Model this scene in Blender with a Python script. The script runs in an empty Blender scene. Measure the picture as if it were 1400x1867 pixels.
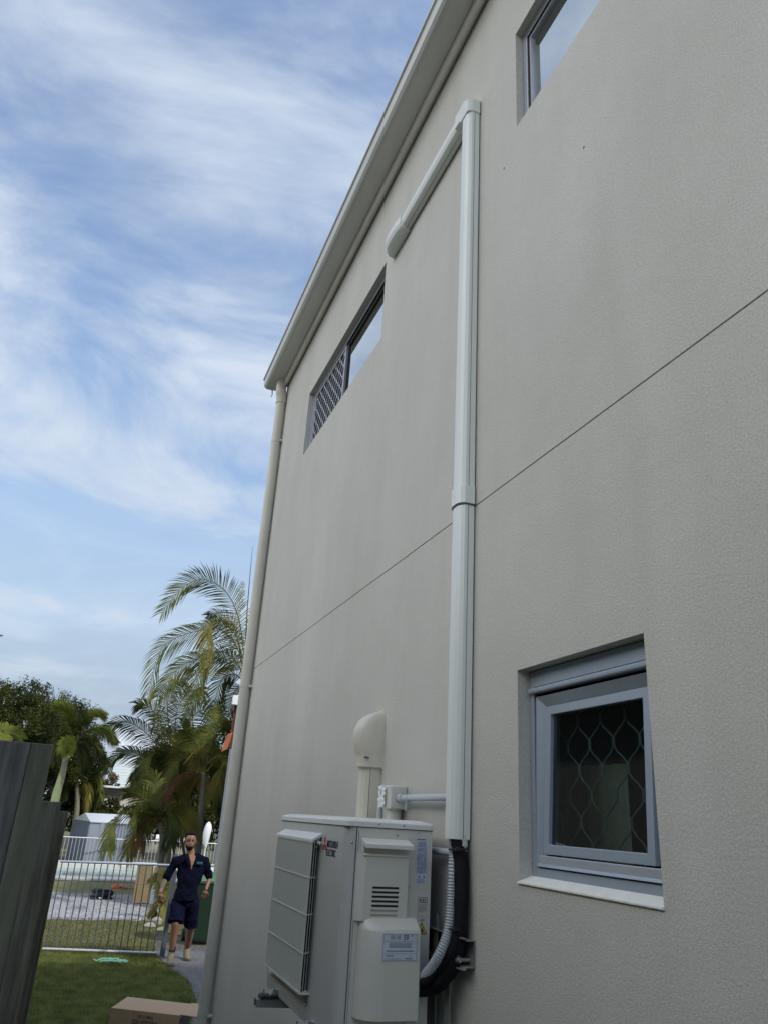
import bpy, math, random
import numpy as np
from mathutils import Vector, Matrix
random.seed(7)
SC = bpy.context.scene
COL = SC.collection
R_ = math.radians

# ------------------------------------------------------------------ camera
CAM_H = 2.1
ROT = Matrix(((0.93149891, -0.18663737, -0.31221189),
              (-0.35915394, -0.33599295, -0.87069925),
              (0.05760402, 0.92318754, -0.38000862)))
# camera axes: right, up, back expressed in the world frame
cam_d = bpy.data.cameras.new('camera')
cam_d.sensor_fit = 'HORIZONTAL'; cam_d.sensor_width = 36.0
cam_d.lens = 36.0 * 1372.16 / 1400.0
cam_d.clip_start = 0.02; cam_d.clip_end = 3000
cam = bpy.data.objects.new('camera', cam_d); COL.objects.link(cam)
M3 = Matrix([list(ROT[i]) for i in range(3)])
cam.matrix_world = Matrix.Translation((0, 0, CAM_H)) @ M3.to_4x4()
SC.camera = cam

def pt(px, py, Y):
    """world point at distance Y along the wall direction seen at photo pixel px,py"""
    r = M3 @ Vector((px - 700.0, -(py - 933.5), -1372.16))
    t = Y / r.y
    return Vector((r.x * t, Y, CAM_H + r.z * t))

# ------------------------------------------------------------------ world, sun
SUN_EL = R_(43); SUN_DIR = Vector((0.60, -0.80, 0))     # horizontal direction towards the sun
world = bpy.data.worlds.new('World'); SC.world = world; world.use_nodes = True
nt = world.node_tree; N = nt.nodes; L = nt.links
for n in list(N): N.remove(n)
out = N.new('ShaderNodeOutputWorld'); bg = N.new('ShaderNodeBackground')
sky = N.new('ShaderNodeTexSky'); sky.sky_type = 'NISHITA'; sky.sun_disc = False
sky.sun_elevation = SUN_EL; sky.sun_rotation = math.atan2(SUN_DIR.x, SUN_DIR.y)
sky.air_density = 1.6; sky.dust_density = 0.6; sky.ozone_density = 4.0
tc = N.new('ShaderNodeTexCoord'); sep = N.new('ShaderNodeSeparateXYZ')
L.new(tc.outputs['Generated'], sep.inputs[0])
def mth(op, a, b=None, clamp=False):
    n = N.new('ShaderNodeMath'); n.operation = op; n.use_clamp = clamp
    for i, v in enumerate((a, b)):
        if v is None: continue
        if isinstance(v, (int, float)): n.inputs[i].default_value = v
        else: L.new(v, n.inputs[i])
    return n.outputs[0]
zz = mth('ADD', mth('MAXIMUM', sep.outputs[2], 0.0), 0.22)
u = mth('DIVIDE', sep.outputs[0], zz); v = mth('DIVIDE', sep.outputs[1], zz)
cmb = N.new('ShaderNodeCombineXYZ'); L.new(u, cmb.inputs[0]); L.new(v, cmb.inputs[1])
mp = N.new('ShaderNodeMapping'); L.new(cmb.outputs[0], mp.inputs[0])
mp.inputs['Rotation'].default_value = (0, 0, R_(-14)); mp.inputs['Scale'].default_value = (0.95, 1.2, 1)
mp.inputs['Location'].default_value = (5, 3, 0)
def noise(scale, detail, rough, dist, vec):
    n = N.new('ShaderNodeTexNoise'); n.inputs['Scale'].default_value = scale
    n.inputs['Detail'].default_value = detail; n.inputs['Roughness'].default_value = rough
    n.inputs['Distortion'].default_value = dist; L.new(vec, n.inputs['Vector']); return n.outputs['Fac']
n1 = noise(2.3, 10, 0.60, 0.45, mp.outputs[0])
n2 = noise(0.9, 4, 0.5, 0.2, cmb.outputs[0])
s = mth('ADD', mth('MULTIPLY', n1, 0.78), mth('MULTIPLY', n2, 0.22))
# long bands of high cloud crossing the sky, warped by the noise
zw = mth('ADD', mth('ADD', sep.outputs[2], mth('MULTIPLY', sep.outputs[0], 0.10)), mth('MULTIPLY', mth('SUBTRACT', n2, 0.5), 0.30))
band = mth('COSINE', mth('MULTIPLY', mth('SUBTRACT', zw, 0.735), 2 * math.pi / 0.176))
s = mth('ADD', s, mth('MULTIPLY', band, 0.052))
mr = N.new('ShaderNodeMapRange'); mr.interpolation_type = 'SMOOTHSTEP'
L.new(s, mr.inputs[0]); mr.inputs[1].default_value = 0.37; mr.inputs[2].default_value = 0.66
mr.inputs[3].default_value = 0.20; mr.inputs[4].default_value = 0.95
# thicker veil low in the sky
low = N.new('ShaderNodeMapRange'); L.new(sep.outputs[2], low.inputs[0])
low.inputs[1].default_value = 0.0; low.inputs[2].default_value = 0.56; low.inputs[3].default_value = 1.25; low.inputs[4].default_value = 0.0
# unseen bright cloud bank, added left of the view to light the wall
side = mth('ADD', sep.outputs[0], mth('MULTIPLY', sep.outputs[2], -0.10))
fill_cloud = N.new('ShaderNodeMapRange'); fill_cloud.interpolation_type = 'SMOOTHSTEP'; L.new(side, fill_cloud.inputs[0])
fill_cloud.inputs[1].default_value = -0.42; fill_cloud.inputs[2].default_value = -0.80; fill_cloud.inputs[3].default_value = 0.0; fill_cloud.inputs[4].default_value = 1.0
cov = mth('MAXIMUM', mth('MAXIMUM', mr.outputs[0], mth('MULTIPLY', low.outputs[0], 1.0, True)), fill_cloud.outputs[0], True)
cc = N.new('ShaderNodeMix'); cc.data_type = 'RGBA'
L.new(fill_cloud.outputs[0], cc.inputs[0])
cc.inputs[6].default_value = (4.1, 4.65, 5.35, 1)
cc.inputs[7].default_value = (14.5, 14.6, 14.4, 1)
mx = N.new('ShaderNodeMix'); mx.data_type = 'RGBA'
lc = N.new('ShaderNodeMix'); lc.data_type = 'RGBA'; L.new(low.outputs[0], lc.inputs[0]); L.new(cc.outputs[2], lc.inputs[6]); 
lv = N.new('ShaderNodeMix'); lv.data_type = 'RGBA'; L.new(mr.outputs[0], lv.inputs[0]); lv.inputs[6].default_value = (2.25, 2.9, 3.75, 1); lv.inputs[7].default_value = (3.75, 4.25, 4.85, 1)
L.new(lv.outputs[2], lc.inputs[7])
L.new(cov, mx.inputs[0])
blu = N.new('ShaderNodeMix'); blu.data_type = 'RGBA'; blu.blend_type = 'MULTIPLY'; blu.inputs[0].default_value = 1
L.new(sky.outputs[0], blu.inputs[6]); blu.inputs[7].default_value = (0.74, 0.86, 1.03, 1)
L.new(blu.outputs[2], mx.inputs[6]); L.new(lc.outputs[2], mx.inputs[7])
hs = N.new('ShaderNodeHueSaturation'); hs.inputs['Saturation'].default_value = 1.0; L.new(mx.outputs[2], hs.inputs['Color'])
L.new(hs.outputs[0], bg.inputs[0]); bg.inputs[1].default_value = 0.12
L.new(bg.outputs[0], out.inputs[0])

sun_d = bpy.data.lights.new('sun', 'SUN'); sun_d.energy = 2.2; sun_d.angle = R_(3.0)
sun_d.color = (1.0, 0.955, 0.88)
sun = bpy.data.objects.new('sun', sun_d); COL.objects.link(sun)
sv = Vector((SUN_DIR.x * math.cos(SUN_EL), SUN_DIR.y * math.cos(SUN_EL), math.sin(SUN_EL)))
sun.rotation_euler = sv.to_track_quat('Z', 'Y').to_euler()
SC.view_settings.view_transform = 'Standard'; SC.view_settings.look = 'None'
SC.view_settings.exposure = 0.50; SC.view_settings.gamma = 1.0
SC.render.engine = 'CYCLES'
SC.cycles.max_bounces = 8; SC.cycles.diffuse_bounces = 4; SC.cycles.transparent_max_bounces = 16

# ------------------------------------------------------------------ materials
def mat(name, col, rough=0.6, metal=0.0, var=0.0, vscale=8.0, bump=0.0, bscale=60.0, bdetail=4.0, bdist=0.01,
        spec=0.5, stain=None, stretch=None, coat=0.0):
    m = bpy.data.materials.new(name); m.use_nodes = True
    t = m.node_tree; n = t.nodes; l = t.links
    b = n['Principled BSDF']; b.inputs['Roughness'].default_value = rough; b.inputs['Metallic'].default_value = metal
    b.inputs['Specular IOR Level'].default_value = spec; b.inputs['Coat Weight'].default_value = coat
    b.inputs['Base Color'].default_value = (*col, 1)
    g = n.new('ShaderNodeNewGeometry')
    mp = n.new('ShaderNodeMapping'); l.new(g.outputs['Position'], mp.inputs[0])
    if stretch: mp.inputs['Scale'].default_value = stretch
    if var > 0:
        ns = n.new('ShaderNodeTexNoise'); ns.inputs['Scale'].default_value = vscale; ns.inputs['Detail'].default_value = 6
        ns.inputs['Roughness'].default_value = 0.62
        l.new(mp.outputs[0], ns.inputs['Vector'])
        r = n.new('ShaderNodeMapRange'); l.new(ns.outputs['Fac'], r.inputs[0])
        r.inputs[1].default_value = 0.3; r.inputs[2].default_value = 0.7
        c2 = stain if stain else tuple(c * (1 - var) for c in col)
        mxx = n.new('ShaderNodeMix'); mxx.data_type = 'RGBA'; l.new(r.outputs[0], mxx.inputs[0])
        mxx.inputs[6].default_value = (*c2, 1); mxx.inputs[7].default_value = (*[min(1, c * (1 + var * 0.5)) for c in col], 1)
        l.new(mxx.outputs[2], b.inputs['Base Color'])
    if bump > 0:
        nb = n.new('ShaderNodeTexNoise'); nb.inputs['Scale'].default_value = bscale; nb.inputs['Detail'].default_value = bdetail
        l.new(mp.outputs[0] if stretch else g.outputs['Position'], nb.inputs['Vector'])
        bm = n.new('ShaderNodeBump'); bm.inputs['Strength'].default_value = bump; bm.inputs['Distance'].default_value = bdist
        l.new(nb.outputs['Fac'], bm.inputs['Height']); l.new(bm.outputs[0], b.inputs['Normal'])
    return m

def add_knots(m, dark):
    t = m.node_tree; n = t.nodes; l = t.links; b = n['Principled BSDF']
    src = b.inputs['Base Color'].links[0].from_socket
    g = n.new('ShaderNodeNewGeometry'); mp_ = n.new('ShaderNodeMapping'); mp_.inputs['Scale'].default_value = (9, 3, 1.7); mp_.inputs['Location'].default_value = (.3, 0, .55)
    l.new(g.outputs['Position'], mp_.inputs[0])
    v = n.new('ShaderNodeTexVoronoi'); v.inputs['Scale'].default_value = 1.0; l.new(mp_.outputs[0], v.inputs['Vector'])
    r = n.new('ShaderNodeMapRange'); l.new(v.outputs['Distance'], r.inputs[0]); r.inputs[1].default_value = .07; r.inputs[2].default_value = .20; r.inputs[3].default_value = .75; r.inputs[4].default_value = 0
    m2 = n.new('ShaderNodeMapping'); m2.inputs['Scale'].default_value = (38, 20, 1.1); l.new(g.outputs['Position'], m2.inputs[0])
    c = n.new('ShaderNodeTexNoise'); c.inputs['Scale'].default_value = 1.0; c.inputs['Detail'].default_value = 5; l.new(m2.outputs[0], c.inputs['Vector'])
    r2 = n.new('ShaderNodeMapRange'); l.new(c.outputs['Fac'], r2.inputs[0]); r2.inputs[1].default_value = .55; r2.inputs[2].default_value = .70; r2.inputs[3].default_value = 0; r2.inputs[4].default_value = .8
    a = n.new('ShaderNodeMath'); a.operation = 'MAXIMUM'; l.new(r.outputs[0], a.inputs[0]); l.new(r2.outputs[0], a.inputs[1])
    k = n.new('ShaderNodeMix'); k.data_type = 'RGBA'; l.new(a.outputs[0], k.inputs[0]); l.new(src, k.inputs[6]); k.inputs[7].default_value = (*dark, 1)
    l.new(k.outputs[2], b.inputs['Base Color'])
def wall_material():
    m = bpy.data.materials.new('acrylic_render'); m.use_nodes = True
    t = m.node_tree; n = t.nodes; l = t.links; b = n['Principled BSDF']
    b.inputs['Roughness'].default_value = 0.85; b.inputs['Specular IOR Level'].default_value = 0.25
    g = n.new('ShaderNodeNewGeometry')
    def nz(scale, det, ro, st=None, dist=0):
        q = n.new('ShaderNodeTexNoise'); q.inputs['Scale'].default_value = scale; q.inputs['Detail'].default_value = det
        q.inputs['Roughness'].default_value = ro; q.inputs['Distortion'].default_value = dist
        if st:
            mm = n.new('ShaderNodeMapping'); mm.inputs['Scale'].default_value = st; l.new(g.outputs['Position'], mm.inputs[0]); l.new(mm.outputs[0], q.inputs['Vector'])
        else: l.new(g.outputs['Position'], q.inputs['Vector'])
        return q.outputs['Fac']
    def rng(x, a, bb, c, d):
        r = n.new('ShaderNodeMapRange'); l.new(x, r.inputs[0])
        for i, v_ in enumerate((a, bb, c, d)): r.inputs[i + 1].default_value = v_
        return r.outputs[0]
    def mix(f, a, c):
        k = n.new('ShaderNodeMix'); k.data_type = 'RGBA'; l.new(f, k.inputs[0])
        for i, q in ((6, a), (7, c)):
            if isinstance(q, tuple): k.inputs[i].default_value = (*q, 1)
            else: l.new(q, k.inputs[i])
        return k.outputs[2]
    big = rng(nz(0.9, 5, 0.6), 0.3, 0.7, 0, 1)
    streak = rng(nz(2.2, 5, 0.6, (1, 1.4, 0.16), 0.3), 0.42, 0.75, 0, 0.42)
    grain = rng(nz(230, 2, 0.5), 0.3, 0.7, 0, 1)
    c = mix(big, (0.585, 0.570, 0.512), (0.655, 0.640, 0.582))
    c = mix(streak, c, (0.50, 0.48, 0.43))
    k = n.new('ShaderNodeMix'); k.data_type = 'RGBA'; k.blend_type = 'MULTIPLY'; k.inputs[0].default_value = 1
    gr = n.new('ShaderNodeMapRange'); l.new(nz(150, 3, 0.6), gr.inputs[0]); gr.inputs[1].default_value = .3; gr.inputs[2].default_value = .7; gr.inputs[3].default_value = .86; gr.inputs[4].default_value = 1.08
    l.new(c, k.inputs[6]); l.new(gr.outputs[0], k.inputs[7]); l.new(k.outputs[2], b.inputs['Base Color'])
    add = n.new('ShaderNodeMath'); add.operation = 'MULTIPLY_ADD'
    l.new(nz(125, 2, 0.55), add.inputs[0]); add.inputs[1].default_value = .6; l.new(nz(290, 3, 0.65), add.inputs[2])
    bm = n.new('ShaderNodeBump'); bm.inputs['Strength'].default_value = 0.62; bm.inputs['Distance'].default_value = 0.0035
    l.new(add.outputs[0], bm.inputs['Height'])
    bm2 = n.new('ShaderNodeBump'); bm2.inputs['Strength'].default_value = 0.35; bm2.inputs['Distance'].default_value = 0.03
    l.new(nz(2.6, 3, 0.5), bm2.inputs['Height']); l.new(bm2.outputs[0], bm.inputs['Normal']); l.new(bm.outputs[0], b.inputs['Normal'])
    return m

def glass(name, ior=1.9, tint=(0.75, 0.8, 0.82), rough=0.0, base=0.0):
    m = bpy.data.materials.new(name); m.use_nodes = True
    t = m.node_tree; n = t.nodes; l = t.links
    for q in list(n):
        if q.type != 'OUTPUT_MATERIAL': n.remove(q)
    o = [q for q in n][0]
    f = n.new('ShaderNodeFresnel'); f.inputs[0].default_value = ior
    tr = n.new('ShaderNodeBsdfTransparent'); tr.inputs[0].default_value = (*tint, 1)
    gl = n.new('ShaderNodeBsdfGlossy'); gl.inputs['Roughness'].default_value = rough; gl.inputs[0].default_value = (0.92, 0.95, 0.97, 1)
    k = n.new('ShaderNodeMath'); k.operation = 'MULTIPLY_ADD'; k.inputs[1].default_value = 1 - base; k.inputs[2].default_value = base; l.new(f.outputs[0], k.inputs[0])
    mi = n.new('ShaderNodeMixShader'); l.new(k.outputs[0], mi.inputs[0]); l.new(tr.outputs[0], mi.inputs[1]); l.new(gl.outputs[0], mi.inputs[2])
    l.new(mi.outputs[0], o.inputs[0]); return m

def leafmat(name, c1, c2, rough=0.55, trans=0.25, scale=3.0):
    m = bpy.data.materials.new(name); m.use_nodes = True
    t = m.node_tree; n = t.nodes; l = t.links; b = n['Principled BSDF']; o = n['Material Output']
    g = n.new('ShaderNodeNewGeometry'); ns = n.new('ShaderNodeTexNoise'); ns.inputs['Scale'].default_value = scale
    l.new(g.outputs['Position'], ns.inputs['Vector'])
    r = n.new('ShaderNodeMapRange'); l.new(ns.outputs['Fac'], r.inputs[0]); r.inputs[1].default_value = .35; r.inputs[2].default_value = .65
    mxx = n.new('ShaderNodeMix'); mxx.data_type = 'RGBA'; l.new(r.outputs[0], mxx.inputs[0])
    mxx.inputs[6].default_value = (*c1, 1); mxx.inputs[7].default_value = (*c2, 1)
    l.new(mxx.outputs[2], b.inputs['Base Color']); b.inputs['Roughness'].default_value = rough + .15; b.inputs['Specular IOR Level'].default_value = .2
    tl = n.new('ShaderNodeBsdfTranslucent'); l.new(mxx.outputs[2], tl.inputs[0])
    ms = n.new('ShaderNodeMixShader'); ms.inputs[0].default_value = trans
    l.new(b.outputs[0], ms.inputs[1]); l.new(tl.outputs[0], ms.inputs[2]); l.new(ms.outputs[0], o.inputs[0])
    return m

M = {}
M['render'] = wall_material()
M['gutter'] = mat('gutter_paint', (0.62, 0.625, 0.59), 0.33, var=0.10, vscale=3, stretch=(1, .5, 6))
M['trim'] = mat('trim_paint', (0.78, 0.76, 0.68), 0.5, var=0.08, vscale=4)
M['pipe_cream'] = mat('cream_pvc', (0.64, 0.61, 0.52), 0.42, var=0.10, vscale=5, stretch=(1, 1, .3))
M['duct'] = mat('duct_plastic', (0.76, 0.79, 0.745), 0.32, var=0.05, vscale=4, stretch=(1, 1, .4))
M['cream_duct'] = mat('cream_duct_plastic', (0.66, 0.62, 0.51), 0.35, var=0.06, vscale=9)
M['joint'] = mat('joint_sealant', (0.13, 0.125, 0.115), 0.9)
M['alu'] = mat('powder_coated_aluminium', (0.37, 0.425, 0.49), 0.38, metal=0.25, var=0.05, vscale=20)
M['alu_light'] = mat('silver_aluminium', (0.50, 0.52, 0.56), 0.35, metal=0.3, var=0.06, vscale=20)
M['seal'] = mat('rubber_seal', (0.012, 0.012, 0.014), 0.6)
M['mesh_in'] = mat('screen_wire', (0.36, 0.40, 0.40), 0.5)
M['glass'] = glass('window_glass', 1.5, (0.50, 0.64, 0.63), base=.05)
M['glass_up'] = glass('upper_window_glass', 2.0, (0.35, 0.38, 0.4), base=.62)
M['curtain'] = mat('curtain_fabric', (0.66, 0.64, 0.50), 0.9, var=0.15, vscale=10, stretch=(1, 14, .3))
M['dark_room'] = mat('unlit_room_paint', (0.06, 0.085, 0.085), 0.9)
M['sill'] = mat('sill_render', (0.84, 0.82, 0.75), 0.85, var=0.08, vscale=25, bump=.4, bscale=120)
M['ac'] = mat('unit_enamel', (0.67, 0.65, 0.575), 0.36, var=0.04, vscale=5)
M['ac_front'] = mat('unit_front_enamel', (0.60, 0.595, 0.565), 0.34, metal=0.2, var=0.05, vscale=6)
M['ac_white'] = mat('unit_lid_enamel', (0.76, 0.755, 0.72), 0.32, var=0.03, vscale=5)
M['ac_dark'] = mat('unit_inner_black', (0.012, 0.012, 0.014), 0.6)
M['grille'] = mat('grille_coating', (0.70, 0.70, 0.62), 0.4)
M['fin'] = mat('coil_fins', (0.16, 0.175, 0.18), 0.42, metal=0.6, var=0.3, vscale=30)
M['sticker'] = mat('sticker_film', (0.62, 0.66, 0.73), 0.4)
M['sticker_grey'] = mat('sticker_grey_film', (0.36, 0.36, 0.33), 0.5)
M['ink'] = mat('printed_ink', (0.03, 0.03, 0.05), 0.5)
M['ink_blue'] = mat('printed_blue_ink', (0.16, 0.19, 0.30), 0.5)
M['red'] = mat('logo_red', (0.45, 0.02, 0.03), 0.4)
M['yellow'] = mat('warning_yellow', (0.75, 0.50, 0.01), 0.45)
M['galv'] = mat('galvanised_steel', (0.45, 0.47, 0.48), 0.35, metal=0.8, var=0.25, vscale=30)
M['galv_dark'] = mat('bracket_steel', (0.30, 0.31, 0.29), 0.45, metal=0.4, var=0.2, vscale=14)
M['screw'] = mat('screw_steel', (0.55, 0.53, 0.48), 0.25, metal=0.9)
M['insul'] = mat('foam_insulation', (0.004, 0.0045, 0.007), 0.7, spec=.3, bump=.15, bscale=120)
M['flex'] = mat('flexible_conduit_plastic', (0.42, 0.44, 0.47), 0.4)
M['conduit'] = mat('grey_conduit_plastic', (0.50, 0.53, 0.57), 0.4)
M['jbox'] = mat('junction_box_plastic', (0.62, 0.61, 0.55), 0.45)
M['film'] = mat('protective_film', (0.80, 0.82, 0.80), 0.25)
M['timber'] = mat('weathered_timber', (0.18, 0.178, 0.135), 0.9, var=0.5, vscale=4.5, stain=(0.055, 0.054, 0.042), stretch=(11, 9, .8), bump=.6, bscale=14, bdist=.006)
M['timber_blue'] = mat('weathered_blue_timber', (0.185, 0.18, 0.17), 0.9, var=0.5, vscale=4, stain=(0.05, 0.047, 0.05), stretch=(12, 9, 1.6), bump=.6, bscale=12, bdist=.006)
add_knots(M['timber'], (0.035, 0.035, 0.028)); add_knots(M['timber_blue'], (0.035, 0.034, 0.040))
M['lawn'] = mat('lawn_turf', (0.075, 0.095, 0.028), 1.0, var=0.35, vscale=3.0, stain=(0.045, 0.055, 0.020), bump=.6, bscale=60, bdist=.02)
M['dry_lawn'] = mat('dry_turf', (0.16, 0.15, 0.065), 1.0, var=0.3, vscale=1.2, stain=(0.11, 0.115, 0.045), bump=.6, bscale=50, bdist=.02)
M['yard'] = mat('yard_soil', (0.11, 0.11, 0.06), 1.0, var=0.3, vscale=.8, bump=.6, bscale=30)
M['blade'] = leafmat('grass_blade', (0.085, 0.12, 0.024), (0.23, 0.235, 0.07), .6, .3, 4.5)
M['blade_dry'] = leafmat('grass_blade_dry', (0.10, 0.12, 0.03), (0.16, 0.14, 0.055), .6, .25, 2)
M['gravel'] = mat('gravel_stone', (0.36, 0.36, 0.38), 0.95, var=0.55, vscale=18, stain=(0.13, 0.13, 0.14), bump=1, bscale=30, bdist=.03)
M['concrete'] = mat('path_concrete', (0.125, 0.125, 0.13), 0.95, var=0.4, vscale=14, bump=.5, bscale=60)
M['coping'] = mat('pool_coping_stone', (0.62, 0.60, 0.56), 0.8, var=0.15, vscale=5)
M['water'] = mat('pool_water', (0.16, 0.30, 0.29), 0.08, var=0.12, vscale=4, bump=.25, bscale=6, bdist=.02)
M['steel_fence'] = mat('gate_powder_coat', (0.11, 0.12, 0.14), 0.4, metal=0.3)
M['white_fence'] = mat('far_fence_powder_coat', (0.55, 0.56, 0.60), 0.4, metal=0.3)
M['shed'] = mat('shed_steel', (0.30, 0.335, 0.39), 0.45, metal=0.2, var=0.06, vscale=2)
M['shed_shaded'] = mat('shed_shaded_steel', (0.20, 0.23, 0.27), 0.45, metal=0.2, var=0.08, vscale=2)  # same shed steel, darkened to paint shade onto the left side wall
M['weatherboard'] = mat('weatherboard_paint', (0.66, 0.72, 0.70), 0.6, var=0.05, vscale=2)
M['eave'] = mat('eave_paint', (0.36, 0.34, 0.28), 0.7, var=0.1, vscale=3)
M['roofmetal'] = mat('roof_sheet', (0.62, 0.64, 0.66), 0.4, metal=.2)
M['fascia_grey'] = mat('fascia_grey_paint', (0.16, 0.18, 0.21), 0.5)
M['card'] = mat('cardboard', (0.50, 0.335, 0.205), 0.85, var=0.10, vscale=7, stretch=(1, 8, 1))
M['card_pale'] = mat('pale_cardboard', (0.62, 0.43, 0.20), 0.85, var=0.15, vscale=4)
M['bin'] = mat('bin_green_plastic', (0.007, 0.026, 0.011), 0.45)
M['bin_lid'] = mat('bin_lid_green_plastic', (0.06, 0.17, 0.075), 0.45)
M['black'] = mat('black_rubber', (0.012, 0.012, 0.015), 0.5)
M['orange'] = mat('orange_cord_plastic', (0.75, 0.16, 0.05), 0.5)
M['mint'] = mat('mint_cloth', (0.16, 0.42, 0.28), 0.8)
M['white'] = mat('white_paint', (0.78, 0.78, 0.78), 0.5)
M['redwall'] = mat('dark_red_wall', (0.075, 0.022, 0.020), 0.8)
M['sail'] = mat('orange_shade_cloth', (0.50, 0.14, 0.04), 0.8)
M['trunk'] = mat('palm_trunk_bark', (0.20, 0.185, 0.13), 0.9, var=0.35, vscale=5, stretch=(1, 1, 5), bump=.6, bscale=14)
M['shaft'] = mat('palm_crownshaft', (0.30, 0.36, 0.17), 0.6, var=0.2, vscale=3)
M['bark'] = mat('tree_bark', (0.09, 0.075, 0.055), 0.9, var=0.3, vscale=8, bump=.6)
M['frond'] = leafmat('palm_leaf', (0.065, 0.085, 0.016), (0.15, 0.155, 0.032), .45, .3, 2.2)
M['frond_dark'] = leafmat('palm_leaf_dark', (0.030, 0.044, 0.011), (0.075, 0.085, 0.020), .45, .25, 2)
M['frond_yellow'] = leafmat('palm_leaf_yellow', (0.15, 0.145, 0.03), (0.25, 0.215, 0.05), .5, .3, 2)
M['frond_brown'] = leafmat('palm_leaf_brown', (0.13, 0.075, 0.03), (0.22, 0.13, 0.06), .7, .2, 2)
M['frond_bright'] = leafmat('foxtail_leaf', (0.12, 0.155, 0.03), (0.24, 0.265, 0.055), .5, .3, 2)
M['leaf_dark'] = leafmat('tree_leaf_dark', (0.014, 0.024, 0.005), (0.060, 0.070, 0.012), .6, .2, .9)
M['leaf_mid'] = leafmat('shrub_leaf', (0.018, 0.026, 0.006), (0.075, 0.080, 0.014), .5, .2, 1.5)
M['leaf_brown'] = leafmat('brown_tree_leaf', (0.10, 0.075, 0.045), (0.16, 0.12, 0.07), .7, .2, 1.5)
M['brick'] = mat('added_house_brick', (0.115, 0.125, 0.11), 0.9, var=.25, vscale=9, stretch=(1, 1, 4))
M['roof_tile'] = mat('roof_tile', (0.12, 0.10, 0.09), 0.8, var=.2)
M['skin'] = mat('skin', (0.23, 0.115, 0.075), 0.55, var=0.12, vscale=14)
M['tattoo'] = mat('tattooed_skin', (0.13, 0.10, 0.085), 0.6, var=0.4, vscale=45)
M['hair'] = mat('dark_hair', (0.008, 0.006, 0.005), 0.8, spec=.1)
M['shirt'] = mat('navy_shirt_fabric', (0.003, 0.004, 0.014), 0.95, spec=.1, var=0.2, vscale=12, bump=.5, bscale=14, bdist=.02)
M['shorts'] = mat('navy_shorts_fabric', (0.0045, 0.0055, 0.022), 0.95, spec=.1, var=0.2, vscale=10, bump=.5, bscale=14, bdist=.02)
M['boot'] = mat('tan_boot_leather', (0.19, 0.155, 0.10), 0.7, var=0.2, vscale=30)
M['sole'] = mat('boot_sole_rubber', (0.06, 0.05, 0.04), 0.8)
M['teal'] = mat('teal_print', (0.01, 0.08, 0.11), 0.7)
M['rock'] = mat('garden_rock', (0.30, 0.28, 0.24), 0.95, var=0.4, vscale=6, bump=.8, bscale=12, bdist=.03)

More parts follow.
